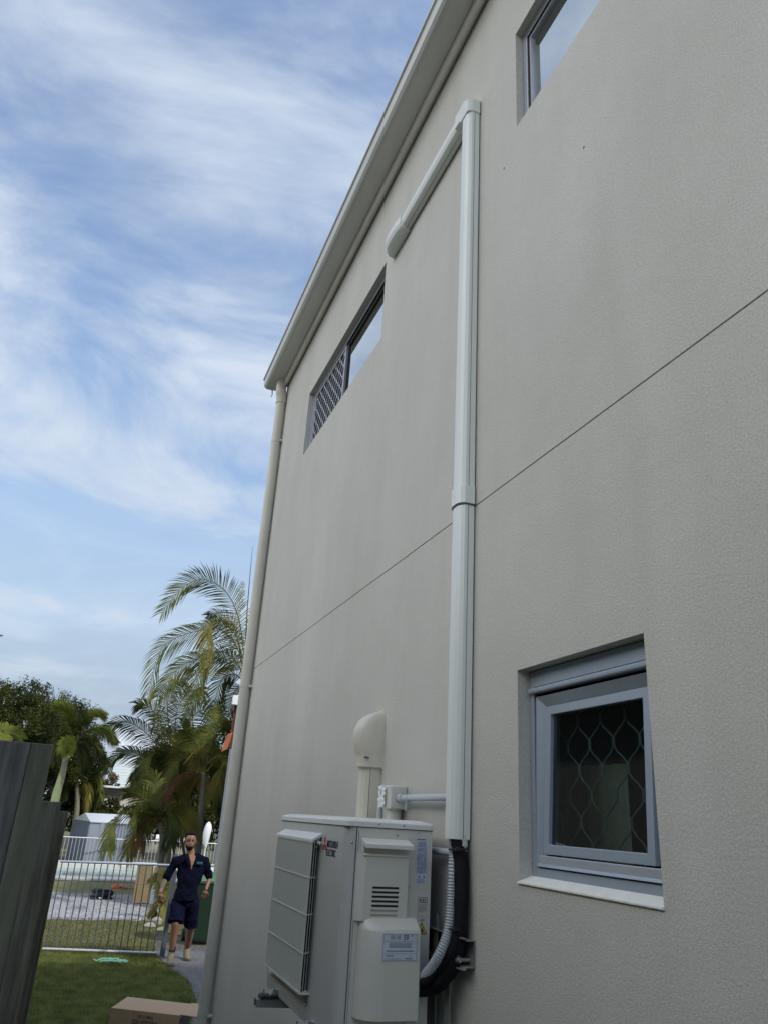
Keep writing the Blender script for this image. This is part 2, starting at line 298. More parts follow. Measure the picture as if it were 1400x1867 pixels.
# ------------------------------------------------------------------ mesh helpers
class MB:
    def __init__(s): s.v = []; s.f = []; s.sm = []
    def add(s, vs, fs, smooth=False):
        o = len(s.v); s.v += [tuple(q) for q in vs]
        s.f += [tuple(i + o for i in f) for f in fs]; s.sm += [smooth] * len(fs); return s
    def box(s, a, b):
        x0, y0, z0 = a; x1, y1, z1 = b
        x0, x1 = min(x0, x1), max(x0, x1); y0, y1 = min(y0, y1), max(y0, y1); z0, z1 = min(z0, z1), max(z0, z1)
        return s.add([(x0, y0, z0), (x1, y0, z0), (x1, y1, z0), (x0, y1, z0), (x0, y0, z1), (x1, y0, z1), (x1, y1, z1), (x0, y1, z1)],
                     [(0, 3, 2, 1), (4, 5, 6, 7), (0, 1, 5, 4), (1, 2, 6, 5), (2, 3, 7, 6), (3, 0, 4, 7)])
    def prism(s, poly, ext, smooth=False):
        """closed polygon of 3-D points swept by vector ext"""
        n = len(poly); e = Vector(ext); p = [Vector(q) for q in poly]
        nrm = Vector((0, 0, 0))
        for i in range(n): nrm += p[i].cross(p[(i + 1) % n])
        if nrm.dot(e) > 0: p.reverse()
        vs = p + [q + e for q in p]
        s.add(vs, [tuple(range(n)), tuple(range(2 * n - 1, n - 1, -1))])
        s.add(vs, [(i, i + n, (i + 1) % n + n, (i + 1) % n) for i in range(n)], smooth); return s
    def tube(s, path, r, n=10, caps=True, smooth=True, flat=1.0):
        P = [Vector(q) for q in path]; k = len(P)
        rr = r if isinstance(r, (list, tuple)) else [r] * k
        vs = []; up = None
        for i in range(k):
            t = (P[min(i + 1, k - 1)] - P[max(i - 1, 0)]).normalized()
            if up is None:
                up = Vector((0, 0, 1)) if abs(t.z) < 0.9 else Vector((1, 0, 0))
            a = (up - t * up.dot(t)).normalized(); b = t.cross(a); up = a
            for j in range(n):
                th = 2 * math.pi * j / n
                vs.append(P[i] + (a * math.cos(th) + b * math.sin(th) * flat) * rr[i])
        fs = [(i * n + j, i * n + (j + 1) % n, (i + 1) * n + (j + 1) % n, (i + 1) * n + j) for i in range(k - 1) for j in range(n)]
        s.add(vs, fs, smooth)
        if caps: s.add(vs, [tuple(range(n - 1, -1, -1)), tuple(range((k - 1) * n, k * n))])
        return s
    def ell(s, c, rad, rot=None, n=12, m=8):
        vs = []; c = Vector(c)
        for i in range(m + 1):
            ph = math.pi * i / m
            for j in range(n):
                th = 2 * math.pi * j / n
                q = Vector((rad[0] * math.sin(ph) * math.cos(th), rad[1] * math.sin(ph) * math.sin(th), rad[2] * math.cos(ph)))
                if rot: q = rot @ q
                vs.append(c + q)
        return s.add(vs, [(i * n + j, (i + 1) * n + j, (i + 1) * n + (j + 1) % n, i * n + (j + 1) % n) for i in range(m) for j in range(n)], True)
    def build(s, name, m, parent=None, bevel=0, seg=2, angle=35):
        off = Vector((0, 0, 0))
        p = parent
        while p is not None: off += p.location; p = p.parent
        me = bpy.data.meshes.new(name)
        me.from_pydata([(q[0] - off.x, q[1] - off.y, q[2] - off.z) for q in s.v], [], s.f)
        me.polygons.foreach_set('use_smooth', s.sm); me.materials.append(m); me.update()
        o = bpy.data.objects.new(name, me); COL.objects.link(o)
        if parent is not None: o.parent = parent
        if bevel:
            md = o.modifiers.new('bevel', 'BEVEL'); md.width = bevel; md.segments = seg; md.limit_method = 'ANGLE'; md.angle_limit = R_(angle)
            md.harden_normals = False
        return o
def tag(o, label=None, cat=None, group=None, kind=None):
    for k, v_ in (('label', label), ('category', cat), ('group', group), ('kind', kind)):
        if v_: o[k] = v_
    return o
def thing(name, loc, label, cat, group=None):
    o = bpy.data.objects.new(name, None); COL.objects.link(o); o.location = loc; o.empty_display_size = .1
    return tag(o, label, cat, group)
def Box(a, b): return MB().box(a, b)
def text(body, size, m, parent, mtx, name='lettering', sx=1.0, depth=0.0006, bold=0.0, align='CENTER'):
    cu = bpy.data.curves.new(name, 'FONT'); cu.body = body; cu.size = size; cu.align_x = align; cu.align_y = 'CENTER'
    cu.extrude = depth; cu.offset = bold; cu.resolution_u = 3; cu.space_line = 0.95
    ob = bpy.data.objects.new(name, cu); COL.objects.link(ob)
    bpy.context.view_layer.update()
    me = bpy.data.meshes.new_from_object(ob.evaluated_get(bpy.context.evaluated_depsgraph_get()))
    bpy.data.objects.remove(ob)
    me.transform(Matrix.Diagonal((sx, 1, 1, 1))); me.transform(mtx)
    off = Vector((0, 0, 0)); p = parent
    while p is not None: off += p.location; p = p.parent
    me.transform(Matrix.Translation(-off)); me.materials.clear(); me.materials.append(m)
    o = bpy.data.objects.new(name, me); COL.objects.link(o); o.parent = parent
    return o
def frame_mtx(o, xa, ya):
    xa = Vector(xa).normalized(); ya = Vector(ya).normalized(); za = xa.cross(ya)
    m = Matrix((xa, ya, za)).transposed().to_4x4(); m.translation = Vector(o); return m
def catmull(P, n):
    P = [Vector(q) for q in P]
    if len(P) == 2: return [P[0].lerp(P[1], i / n) for i in range(n + 1)]
    Q = [2 * P[0] - P[1]] + P + [2 * P[-1] - P[-2]]; res = []
    segs = len(P) - 1
    for k in range(n + 1):
        t = k / n * segs; i = min(int(t), segs - 1); t -= i
        a, b, c, d = Q[i:i + 4]
        res.append(0.5 * ((2 * b) + (c - a) * t + (2 * a - 5 * b + 4 * c - d) * t * t + (3 * b - a - 3 * c + d) * t ** 3))
    return res

# ------------------------------------------------------------------ ground
def sheet(name, x0, x1, y0, y1, z, m, nx=1, ny=1, edge=0.0):
    vs = []; fs = []
    for j in range(ny + 1):
        for i in range(nx + 1):
            dx = random.uniform(-edge, edge) if i in (0, nx) else 0; dy = random.uniform(-edge, edge) if j in (0, ny) else 0
            vs.append((x0 + (x1 - x0) * i / nx + dx, y0 + (y1 - y0) * j / ny + dy, z))
    for j in range(ny):
        for i in range(nx):
            a = j * (nx + 1) + i; fs.append((a, a + 1, a + nx + 2, a + nx + 1))
    o = MB().add(vs, fs).build(name, m); tag(o, kind='structure'); return o
sheet('ground', -400, 400, -200, 900, -0.012, M['yard'])
sheet('lawn', -8, 8, -6, 17.5, 0.0, M['lawn'])
sheet('back_lawn', -14, 8, 14.4, 25.6, 0.004, M['dry_lawn'])
sheet('far_lawn', -14, 14, 31.2, 34.6, 0.004, M['dry_lawn'])
sheet('gravel_bed', -14, 3.0, 17.4, 22.2, 0.010, M['gravel'], 60, 20, .12)
# gravel strip beside and behind the building
pb = MB().add([(1.62, 13.6, .012), (1.70, 12.6, .012), (1.86, 11.7, .012), (1.80, 10.5, .012), (1.6, 9.5, .012), (1.3, 6.5, .012), (8, 6.5, .012), (8, 15.4, .012), (1.75, 15.4, .012)], [tuple(range(9))])
tag(pb.build('path', M['concrete']), kind='structure')

# ------------------------------------------------------------------ house
WX = 1.24; Y0, Y1 = -4.5, 6.6; ZT = 6.24; DEP = 0.13
holes = [(1.497, 2.108, 1.960, 2.570), (3.712, 5.537, 4.873, 5.467), (0.24, 2.070, 4.912, 5.500)]
house = thing('house', (WX, Y1, 0), 'two storey cream rendered house wall with air conditioning ducts running up it', 'house')
def build_wall():
    gz = (3.2520, 3.2575); gy = (2.5365, 2.5445)
    ys = sorted({Y0, Y1, *gy, *[h[0] for h in holes], *[h[1] for h in holes]})
    zs = sorted({0.0, ZT, *gz, *[h[2] for h in holes], *[h[3] for h in holes]})
    b = MB()
    for i in range(len(ys) - 1):
        for j in range(len(zs) - 1):
            a, c, e, f = ys[i], ys[i + 1], zs[j], zs[j + 1]
            ym, zm = (a + c) / 2, (e + f) / 2
            if any(h[0] < ym < h[1] and h[2] < zm < h[3] for h in holes): continue
            hg = gz[0] < zm < gz[1]; vg = gy[0] < ym < gy[1] and zm < gz[0]
            if hg or vg: continue
            b.add([(WX, a, e), (WX, c, e), (WX, c, f), (WX, a, f)], [(0, 3, 2, 1)])
    D = 0.012
    for z, dz in ((gz[0], 1), (gz[1], -1)):
        b.add([(WX, Y0, z), (WX, Y1, z), (WX + D, Y1, z), (WX + D, Y0, z)], [(0, 1, 2, 3)])
    for y in gy: b.add([(WX, y, 0), (WX, y, gz[0]), (WX + D, y, gz[0]), (WX + D, y, 0)], [(0, 1, 2, 3)])
    for (a, c, e, f) in holes:
        X = WX + DEP
        b.add([(WX, a, e), (WX, c, e), (X, c, e), (X, a, e)], [(0, 1, 2, 3)])
        b.add([(WX, a, f), (WX, c, f), (X, c, f), (X, a, f)], [(3, 2, 1, 0)])
        b.add([(WX, a, e), (X, a, e), (X, a, f), (WX, a, f)], [(0, 1, 2, 3)])
        b.add([(WX, c, e), (X, c, e), (X, c, f), (WX, c, f)], [(3, 2, 1, 0)])
    # remaining outer walls
    XB = 9.2
    b.add([(WX, Y1, 0), (XB, Y1, 0), (XB, Y1, ZT), (WX, Y1, ZT)], [(3, 2, 1, 0)])
    b.add([(WX, Y0, 0), (XB, Y0, 0), (XB, Y0, ZT), (WX, Y0, ZT)], [(0, 1, 2, 3)])
    b.add([(XB, Y0, 0), (XB, Y1, 0), (XB, Y1, ZT), (XB, Y0, ZT)], [(0, 1, 2, 3)])
    w = b.build('wall', M['render'], house)
    j = MB(); j.add([(WX + D, Y0, gz[0]), (WX + D, Y1, gz[0]), (WX + D, Y1, gz[1]), (WX + D, Y0, gz[1])], [(0, 3, 2, 1)])
    j.add([(WX + D + .001, gy[0], 0), (WX + D + .001, gy[1], 0), (WX + D + .001, gy[1], gz[0]), (WX + D + .001, gy[0], gz[0])], [(0, 3, 2, 1)])
    j.build('expansion_joint', M['joint'], house)
build_wall()
# fascia lining strip under the gutter
MB().prism([(1.186, Y0, 6.158), (1.194, Y0, 6.108), (1.210, Y0, 6.102), (1.238, Y0, 6.132), (1.238, Y0, 6.243), (1.186, Y0, 6.243)], (0, Y1 + 0.03 - Y0, 0)).build('fascia', M['trim'], house, bevel=.004)
for y_, z_ in ((1.62, 4.33), (2.18, 4.78), (3.9, 4.05)):
    MB().tube([(WX - .0012, y_, z_), (WX + .001, y_, z_)], .0045, 8).build('fixing_plug', M['joint'], house)
# quad gutter with rolled front lip
def gutter():
    prof = [(1.184, 6.158), (1.075, 6.150), (1.050, 6.156), (1.034, 6.172), (1.027, 6.196), (1.026, 6.240), (1.014, 6.246), (1.012, 6.258), (1.020, 6.266), (1.034, 6.262), (1.036, 6.200), (1.044, 6.176), (1.058, 6.164), (1.176, 6.168), (1.176, 6.285), (1.184, 6.285)]
    b = MB(); L0, L1 = Y0 - .3, Y1 + .165
    n = len(prof)
    vs = [(x, L0, z) for x, z in prof] + [(x, L1, z) for x, z in prof]
    b.add(vs, [(i, (i + 1) % n, (i + 1) % n + n, i + n) for i in range(n)], False)
    b.prism([(1.180, L1, 6.160), (1.076, L1, 6.152), (1.050, L1, 6.158), (1.036, L1, 6.174), (1.029, L1, 6.197), (1.028, L1, 6.262), (1.180, L1, 6.262)], (0, .004, 0))
    return b.build('gutter', M['gutter'], house, bevel=.002)
gutter()
rf = MB().prism([(1.10, Y0 - .2, 6.275), (5.2, Y0 - .2, 7.25), (9.4, Y0 - .2, 6.275), (9.4, Y0 - .2, 6.255), (1.10, Y0 - .2, 6.255)], (0, Y1 + .3 - Y0, 0)).build('roof', M['roofmetal'], house)
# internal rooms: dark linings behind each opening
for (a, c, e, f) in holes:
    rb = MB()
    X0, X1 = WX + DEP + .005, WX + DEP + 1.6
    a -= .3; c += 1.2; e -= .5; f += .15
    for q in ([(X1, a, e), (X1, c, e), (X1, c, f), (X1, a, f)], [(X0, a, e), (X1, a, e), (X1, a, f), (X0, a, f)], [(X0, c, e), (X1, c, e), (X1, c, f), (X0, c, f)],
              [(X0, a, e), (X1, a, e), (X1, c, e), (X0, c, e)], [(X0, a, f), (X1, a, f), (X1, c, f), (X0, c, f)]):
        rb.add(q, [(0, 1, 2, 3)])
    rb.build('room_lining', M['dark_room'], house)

def rect_frame(b, x0, x1, ya, yb, za, zb, w, wt=None, wb=None):
    wt = wt or w; wb = wb or w
    b.box((x0, ya, za), (x1, ya + w, zb)); b.box((x0, yb - w, za), (x1, yb, zb))
    b.box((x0 + .0004, ya + w, zb - wt), (x1 - .0004, yb - w, zb)); b.box((x0 + .0004, ya + w, za), (x1 - .0004, yb - w, za + wb)); return b
def diamond(x, ya, yb, za, zb, py, pz, r, amp=.42):
    """expanded security grille: mirrored wavy strands that touch at their crests"""
    b = MB(); k = 0; y = ya + py * .25
    n = max(8, int((zb - za) / pz * 10))
    while y < yb + py * .3:
        sgn = 1 if k % 2 else -1; P = []
        for i in range(n + 1):
            z = za + (zb - za) * i / n
            cs = math.cos(2 * math.pi * (z - za) / pz)
            cs = max(-.82, min(.82, cs * 1.15))
            yy = y + sgn * py * .27 * cs
            P.append(Vector((x, min(max(yy, ya), yb), z)))
        b.tube(P, r, 5, caps=False); y += py * .5; k += 1
    return b
def awning_window():
    a, c, e, f = holes[0]; x = WX + .042
    win = MB(); rect_frame(win, x, x + .075, a + .003, c - .003, e + .012, f - .003, .022, .05, .03)
    w = win.build('window', M['alu'], house, bevel=.002); tag(w, 'grey aluminium awning window with a dark pane low on the wall')
    # rounded head bar
    Box((x - .012, a + .006, f - .074), (x + .02, c - .006, f - .057)).build('head_bar', M['alu'], w, bevel=.005)
    Box((x + .004, a + .026, e + .02), (x + .074, c - .026, f - .082)).build('window_seal', M['seal'], w) if False else None
    sealb = MB(); rect_frame(sealb, x + .010, x + .06, a + .0255, c - .0255, e + .043, f - .054, .008); sealb.build('window_seal', M['seal'], w)
    # outer sash (bevelled profile) slightly open at its foot
    ya, yb, za, zb = a + .036, c - .036, e + .046, f - .084
    def prof_frame(b, ya, yb, za, zb, w_, xo, xi, tilt=0):
        # picture-frame with a splayed face: outer edge at xo, inner edge at xi
        pz = lambda z: (zb - z) * tilt
        O = [(ya, za), (yb, za), (yb, zb), (ya, zb)]; I = [(ya + w_, za + w_), (yb - w_, za + w_), (yb - w_, zb - w_), (ya + w_, zb - w_)]
        back = .034
        vs = [(xo - pz(z), y, z) for y, z in O] + [(xi - pz(z), y, z) for y, z in I] + [(xi + back - pz(z), y, z) for y, z in I] + [(xo + back - pz(z), y, z) for y, z in O]
        fs = []
        for i in range(4):
            j = (i + 1) % 4
            fs += [(i, i + 4, j + 4, j), (i + 4, i + 8, j + 8, j + 4), (i + 8, i + 12, j + 12, j + 8), (i + 12, i, j, j + 12)]
        b.add(vs, fs)
    sb = MB(); prof_frame(sb, ya, yb, za, zb, .030, x + .002, x + .022, .02)
    s1 = sb.build('sash', M['alu'], w, bevel=.0015)
    sb = MB(); T = .05; y2a, y2b, z2a, z2b = ya + .031, yb - .031, za + .034, zb - .031
    prof_frame(sb, y2a, y2b, z2a, z2b, .026, x - .012 + .03, x - .012 + .03, T)
    sb.build('sash', M['alu'], w, bevel=.0015)
    Box((x - .002, ya + .01, za + .004), (x + .05, yb - .01, za + .03)).build('sash_ledge', M['alu_light'], w, bevel=.002)
    ga, gb, gc, gd = y2a + .024, y2b - .024, z2a + .024, z2b - .024
    pane = MB().add([(x + .030 - (z2b - z) * T, y, z) for y, z in ((ga, gc), (gb, gc), (gb, gd), (ga, gd))], [(0, 3, 2, 1)])
    pane.build('pane', M['glass'], w)
    diamond(x + .085, a + .03, c - .03, e + .03, f - .06, .112, .140, .0026).build('security_screen', M['mesh_in'], w)
    cb = MB()
    n = 26; y_0, y_1 = 1.93, 2.30
    vs = []; zt = 2.30
    for i in range(n + 1):
        y = y_0 + (y_1 - y_0) * i / n; vs += [(x + .22 + .012 * math.sin(i * 1.3), y, e - .1), (x + .22 + .012 * math.sin(i * 1.3), y, zt)]
    cb.add(vs, [(2 * i, 2 * i + 1, 2 * i + 3, 2 * i + 2) for i in range(n)], True); cb.build('curtain', M['curtain'], w)
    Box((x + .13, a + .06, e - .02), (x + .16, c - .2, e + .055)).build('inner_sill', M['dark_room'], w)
    Box((x + .115, a + .05, e + .052), (x + .18, c - .12, e + .064)).build('inner_ledge', M['alu_light'], w)
    sl = MB().prism([(WX - .006, a - .002, e - .004), (WX - .006, a - .002, e + .002), (x + .01, a - .002, e + .022), (x + .01, a - .002, e - .004)], (0, c - a + .004, 0))
    sl.build('sill', M['sill'], w, bevel=.002)
awning_window()
def sliding_window(h, mesh_far, lab):
    fo = 0 if mesh_far else -.028; sw = .022 if mesh_far else .014
    a, c, e, f = h; x = WX + .042
    b = MB(); rect_frame(b, x, x + .07, a + .003, c - .003, e + .003, f - .003, .024)
    w = b.build('window', M['alu_light'], house, bevel=.002); tag(w, lab)
    b = MB(); rect_frame(b, x - .006, x + .004, a + .010, c - .010, e + .010, f - .010, .006); b.build('frame_bead', M['alu_light'], w)
    b = MB(); rect_frame(b, x + .003, x + .03, a + .0265, c - .0265, e + .0265, f - .0265, .006); b.build('window_seal', M['seal'], w)
    mid = (a + c) / 2
    b = MB(); rect_frame(b, x + .014, x + .036, a + .033, mid + .02, e + .033, f - .033, .022); b.build('sash', M['seal'], w)
    b = MB(); rect_frame(b, x + .038 + fo, x + .06 + fo, mid - .02, c - .033, e + .033, f - .033, sw); b.build('sash', M['alu_light'], w)
    for (p, q, xx) in ((a + .04, mid + .01, x + .025), (mid - .01, c - .04, x + .05 + fo)):
        MB().add([(xx, p, e + .04), (xx, q, e + .04), (xx, q, f - .04), (xx, p, f - .04)], [(0, 3, 2, 1)]).build('pane', M['glass_up'], w)
    if mesh_far:
        ya, yb = mid + .03, c - .034
        b = MB(); rect_frame(b, x + .004, x + .018, ya, yb, e + .034, f - .034, .02); s = b.build('screen_frame', M['alu_light'], w, bevel=.001)
        g = diamond(x + .014, ya + .018, yb - .018, e + .05, f - .05, .105, .105, .0042); g.build('security_screen', M['alu_light'], w)
        Box((x + .020, ya + .018, e + .05), (x + .0215, yb - .018, f - .05)).build('fly_screen', M['seal'], w)
    return w
sliding_window(holes[1], True, 'long narrow upper window, half of it behind a diamond security screen')
sliding_window(holes[2], False, 'long narrow upper window with two sky reflecting panes')

# downpipe (part of the house's rain water goods)
def downpipe():
    cx, cy = 1.189, 6.56
    b = MB(); zb = 5.98
    P = [(cx, cy, .0), (cx, cy, 5.93)]
    b.tube(P, .0455, 24)
    p = b.build('downpipe', M['pipe_cream'], house)
    e = MB(); e.tube([(cx, cy, 5.90), (cx, cy, 5.985), (cx - .003, cy, 6.0), (cx - .012, cy, 6.035), (cx - .016, cy, 6.07), (cx - .016, cy, 6.165)],
                     [.0515, .0515, .054, .053, .050, .049], 24)
    e.build('elbow', M['pipe_cream'], p)
    for z in (5.47, 3.10, .705):
        s = MB(); s.tube([(cx, cy, z - .011), (cx, cy, z + .011)], .0482, 24)
        s.tube([(cx + .02, cy - .045, z), (WX + .01, cy - .052, z)], .007, 8); s.tube([(WX - .028, cy - .052, z), (WX - .001, cy - .052, z)], [.013, .015], 8)
        s.build('pipe_clip', M['pipe_cream'], p)
downpipe()
# curled flashing end under the gutter stop
MB().tube([(1.12, 6.765, 6.155), (1.125, 6.765, 6.10), (1.115, 6.765, 6.07)], [.008, .006, .004], 6).build('gutter_bracket', M['gutter'], house)

# ------------------------------------------------------------------ main pipe duct
WD = WX - .006
def duct_prof(w, d, inset=0.0):
    """profile across (0..w) and outwards (0..d)"""
    k = [(0, 0), (0, d * .66), (w * .10, d * .86), (w * .30, d), (w * .70, d), (w * .90, d * .86), (w, d * .66), (w, 0)]
    return k
duct = thing('line_cover_duct', (WX, 2.455, 2.06), 'tall pale green pipe cover duct running up the wall and bending left near the top', 'duct')
DY, DW, DD = 2.410, .093, .060
b = MB()
def vduct(bb, y0, w, d, z0, z1, grow=0):
    pr = [(-grow + u_ * (w + 2 * grow) / w, v_ * (d + grow) / d) for u_, v_ in duct_prof(w, d)]
    bb.prism([(WD - v_, y0 + u_, z0) for u_, v_ in pr], (0, 0, z1 - z0)); return bb
for z0, z1 in ((2.060, 3.262), (3.268, 5.372)):
    q = vduct(MB(), DY, DW, DD, z0, z1).build('vertical_cover', M['duct'], duct, bevel=.0015)
# shadow-line seam between the base tray and the cover
for yy in (DY - .0006,):
    Box((WD - .0265, yy, 2.061), (WD - .0245, yy + .003, 5.37)).build('cover_seam', M['joint'], duct)
vduct(MB(), DY, DW, DD, 3.258, 3.330, .006).build('joint_collar', M['duct'], duct, bevel=.003)
b = MB(); vduct(b, DY, DW, DD, 3.252, 3.258, .003); b.build('joint_shadow_gap', M['joint'], duct)
# top corner elbow: chamfered flat bend
eb = MB(); g = .005
lay = [(0, 1.0), (DD * .66, 1.0), (DD * .86, .9), (DD + g, .72)]
def corner_poly(sh):
    w = (1 - sh) * DW * .5
    y0, y1, zt, zb = DY - g + w, DY + DW + g + .052 - 0, 5.486 - w, 5.366 + w
    return [(y0, 5.362), (DY + DW + g - w, 5.362), (DY + DW + g - w + .006, 5.378 + w * .2), (y1, 5.374 + w), (y1, 5.482 - w), (y0 + .040, zt), (y0, zt - .040)]
rings = [[(WD - dd, y, z) for y, z in corner_poly(s_)] for dd, s_ in lay]
vs = [q for r in rings for q in r]; k = 7; fs = []
for i in range(len(rings) - 1):
    for j in range(k): fs.append((i * k + j, i * k + (j + 1) % k, (i + 1) * k + (j + 1) % k, (i + 1) * k + j))
fs.append(tuple(range((len(rings) - 1) * k, len(rings) * k)))
eb.add(vs, fs); eb.build('corner_elbow', M['duct'], duct, bevel=.003)
hz = MB(); pr = duct_prof(.092, DD)
hz.prism([(WD - v_, DY + DW + .05, 5.382 + u_) for u_, v_ in pr], (0, 3.30 - (DY + DW + .05), 0)); hz.build('horizontal_cover', M['duct'], duct, bevel=.0015)
Box((WD - .0265, DY + DW + .07, 5.3812), (WD - .0245, 3.288, 5.384)).build('cover_seam', M['joint'], duct)
# end cap turning into the wall
ec = MB(); sect = []
for y, d_ in ((3.290, 1.14), (3.345, 1.28), (3.450, 1.34), (3.505, 1.26), (3.540, 1.02), (3.558, .72), (3.559, .05)):
    pr2 = [(u_ * 1.20 - .0092, v_ * d_) for u_, v_ in duct_prof(.092, DD)]
    sect.append([(WD - v_, y + 0 * u_, 5.382 + u_) for u_, v_ in pr2])
n = 8; vs = [q for r in sect for q in r]
fs = [(i * n + j, (i + 1) * n + j, (i + 1) * n + (j + 1) % n, i * n + (j + 1) % n) for i in range(len(sect) - 1) for j in range(n - 1)] + [tuple(range(n)), tuple(range((len(sect) - 1) * n, len(sect) * n))]
ec.add(vs, fs); ec.box((WD - .006, 3.29, 5.366), (WD - .0005, 3.565, 5.49)); ec.build('wall_inlet_cap', M['duct'], duct, bevel=.003)

for z_ in (3.294,): MB().tube([(WD - .0672, DY + .046, z_), (WD - .0655, DY + .046, z_)], .003, 10).build('screw', M['screw'], duct)

# ------------------------------------------------------------------ short cream trunking with its hood behind the unit
hood = thing('short_line_duct', (WX, 3.32, 1.5), 'short cream pipe duct with a rounded wall hood rising behind the outdoor unit', 'duct')
b = MB(); pr = duct_prof(.098, .080)
b.prism([(WX - v_, 3.282 + u_, 1.62) for u_, v_ in pr], (0, 0, .715)); b.build('vertical_cover', M['cream_duct'], hood, bevel=.003)
Box((WX - .052, 3.2813, 1.63), (WX - .050, 3.285, 2.32)).build('cover_seam', M['joint'], hood)
def hood_mesh():
    b = MB(); secs = []
    #   z, outward depth, half width
    prof = [(2.318, .096, .058), (2.36, .096, .059), (2.372, .100, .061), (2.40, .112, .064), (2.44, .120, .066), (2.48, .116, .066), (2.515, .100, .064), (2.54, .074, .060), (2.556, .040, .052), (2.562, .012, .044)]
    yc = 3.326; n = 16
    for z, d, hw in prof:
        ring = []
        for j in range(n + 1):
            th = math.pi * j / n
            cx_ = -math.copysign(abs(math.cos(th)) ** .55, math.cos(th)); sx_ = math.sin(th) ** .62
            ring.append((WX - .001 - d * sx_, yc + hw * cx_, z))
        secs.append(ring)
    m_ = n + 1; vs = [q for r in secs for q in r]
    fs = [(i * m_ + j, i * m_ + j + 1, (i + 1) * m_ + j + 1, (i + 1) * m_ + j) for i in range(len(secs) - 1) for j in range(n)]
    b.add(vs, fs, True); b.add(secs[0], [tuple(range(n, -1, -1))]); b.add(secs[-1], [tuple(range(m_))])
    b.build('wall_hood', M['cream_duct'], hood)
    fl = MB(); fl.prism([(WX - .0045, 3.262, 2.312), (WX - .0045, 3.392, 2.312), (WX - .0045, 3.392, 2.53), (WX - .0045, 3.37, 2.57), (WX - .0045, 3.282, 2.57), (WX - .0045, 3.262, 2.53)], (.004, 0, 0))
    fl.build('hood_flange', M['cream_duct'], hood, bevel=.001)
    Box((WX - .088, 3.262, 2.352), (WX - .068, 3.2705, 2.359)).build('latch_slot', M['joint'], hood)
hood_mesh()

# ------------------------------------------------------------------ junction box and conduits
jb = thing('junction_box', (WX, 3.0, 2.146), 'cream electrical junction box with torn white film, above the outdoor unit', 'junction box')
Box((1.166, 2.968, 2.147), (1.239, 3.068, 2.236)).build('enclosure', M['jbox'], jb, bevel=.007, seg=3)
fb = MB(); rnd = random.Random(3)
gv = {}
for i in range(7):
    for jx in range(9):
        gv[i, jx] = Vector((1.160 - rnd.uniform(0, .014), 3.005 + i * .0115 + rnd.uniform(-.004, .004), 2.150 + jx * .0105 + rnd.uniform(-.004, .004)))
for i in range(6):
    for jx in range(8):
        if rnd.random() < .12: continue
        fb.add([gv[i, jx], gv[i + 1, jx], gv[i + 1, jx + 1], gv[i, jx + 1]], [(0, 1, 2), (0, 2, 3)])
fb.build('torn_film', M['film'], jb)
c1 = MB(); c1.tube([(1.205, 2.965, 2.190), (1.205, 2.93, 2.190)], .0165, 14); c1.tube([(1.205, 2.93, 2.190), (1.205, 2.50, 2.190)], .0125, 14)
c1.tube([(1.205, 2.875, 2.190), (1.205, 2.868, 2.190)], .0145, 14)
c = c1.build('cable_conduit', M['conduit']); tag(c, 'grey round conduit running from the junction box across to the tall duct', 'conduit')
cl = MB(); cl.prism([(1.188, 2.850, 2.176), (1.188, 2.868, 2.176), (1.188, 2.868, 2.150), (1.188, 2.859, 2.140), (1.188, 2.850, 2.150)], (.003, 0, 0)); cl.build('saddle_clip', M['galv'], c)
c2 = MB(); c2.tube([(1.205, 3.02, 2.148), (1.205, 3.02, 1.72)], .030, 18)
c = c2.build('cable_conduit', M['jbox']); tag(c, 'fat cream conduit dropping from the junction box down behind the outdoor unit', 'conduit')
c3 = MB(); c3.tube([(1.19, 3.066, 2.195), (1.186, 3.095, 2.194), (1.184, 3.115, 2.182), (1.184, 3.122, 2.16), (1.184, 3.122, 1.72)], .0125, 12)
c = c3.build('cable_conduit', M['conduit']); tag(c, 'thin grey conduit bending down beside the short cream duct', 'conduit')
c4 = MB(); c4.tube([(1.212, 2.48, 2.017), (1.212, 3.0, 2.012)], .0115, 12)
c = c4.build('cable_conduit', M['conduit']); tag(c, 'lower grey conduit passing along the wall behind the outdoor unit', 'conduit')
# elbow below tall duct at the wall side
e5 = MB(); e5.tube([(1.216, 2.425, 2.075), (1.216, 2.425, 2.04)], .0155, 14); e5.tube([(1.216, 2.425, 2.045), (1.216, 2.425, 2.015), (1.214, 2.435, 1.998), (1.21, 2.455, 1.99), (1.208, 2.49, 1.988)], .0135, 14)
c = e5.build('cable_conduit', M['jbox']); tag(c, 'short cream conduit elbow poking out of the tall duct foot', 'conduit')

# ------------------------------------------------------------------ outdoor unit
UX0, UX1, UY0, UY1, UZ0, UZ1 = .866, 1.176, 2.580, 3.480, 1.476, 2.078
unit = thing('outdoor_unit', ((UX0 + UX1) / 2, 3.03, UZ0), 'cream air conditioner outdoor unit with fan grille, mounted on wall brackets', 'air conditioner')
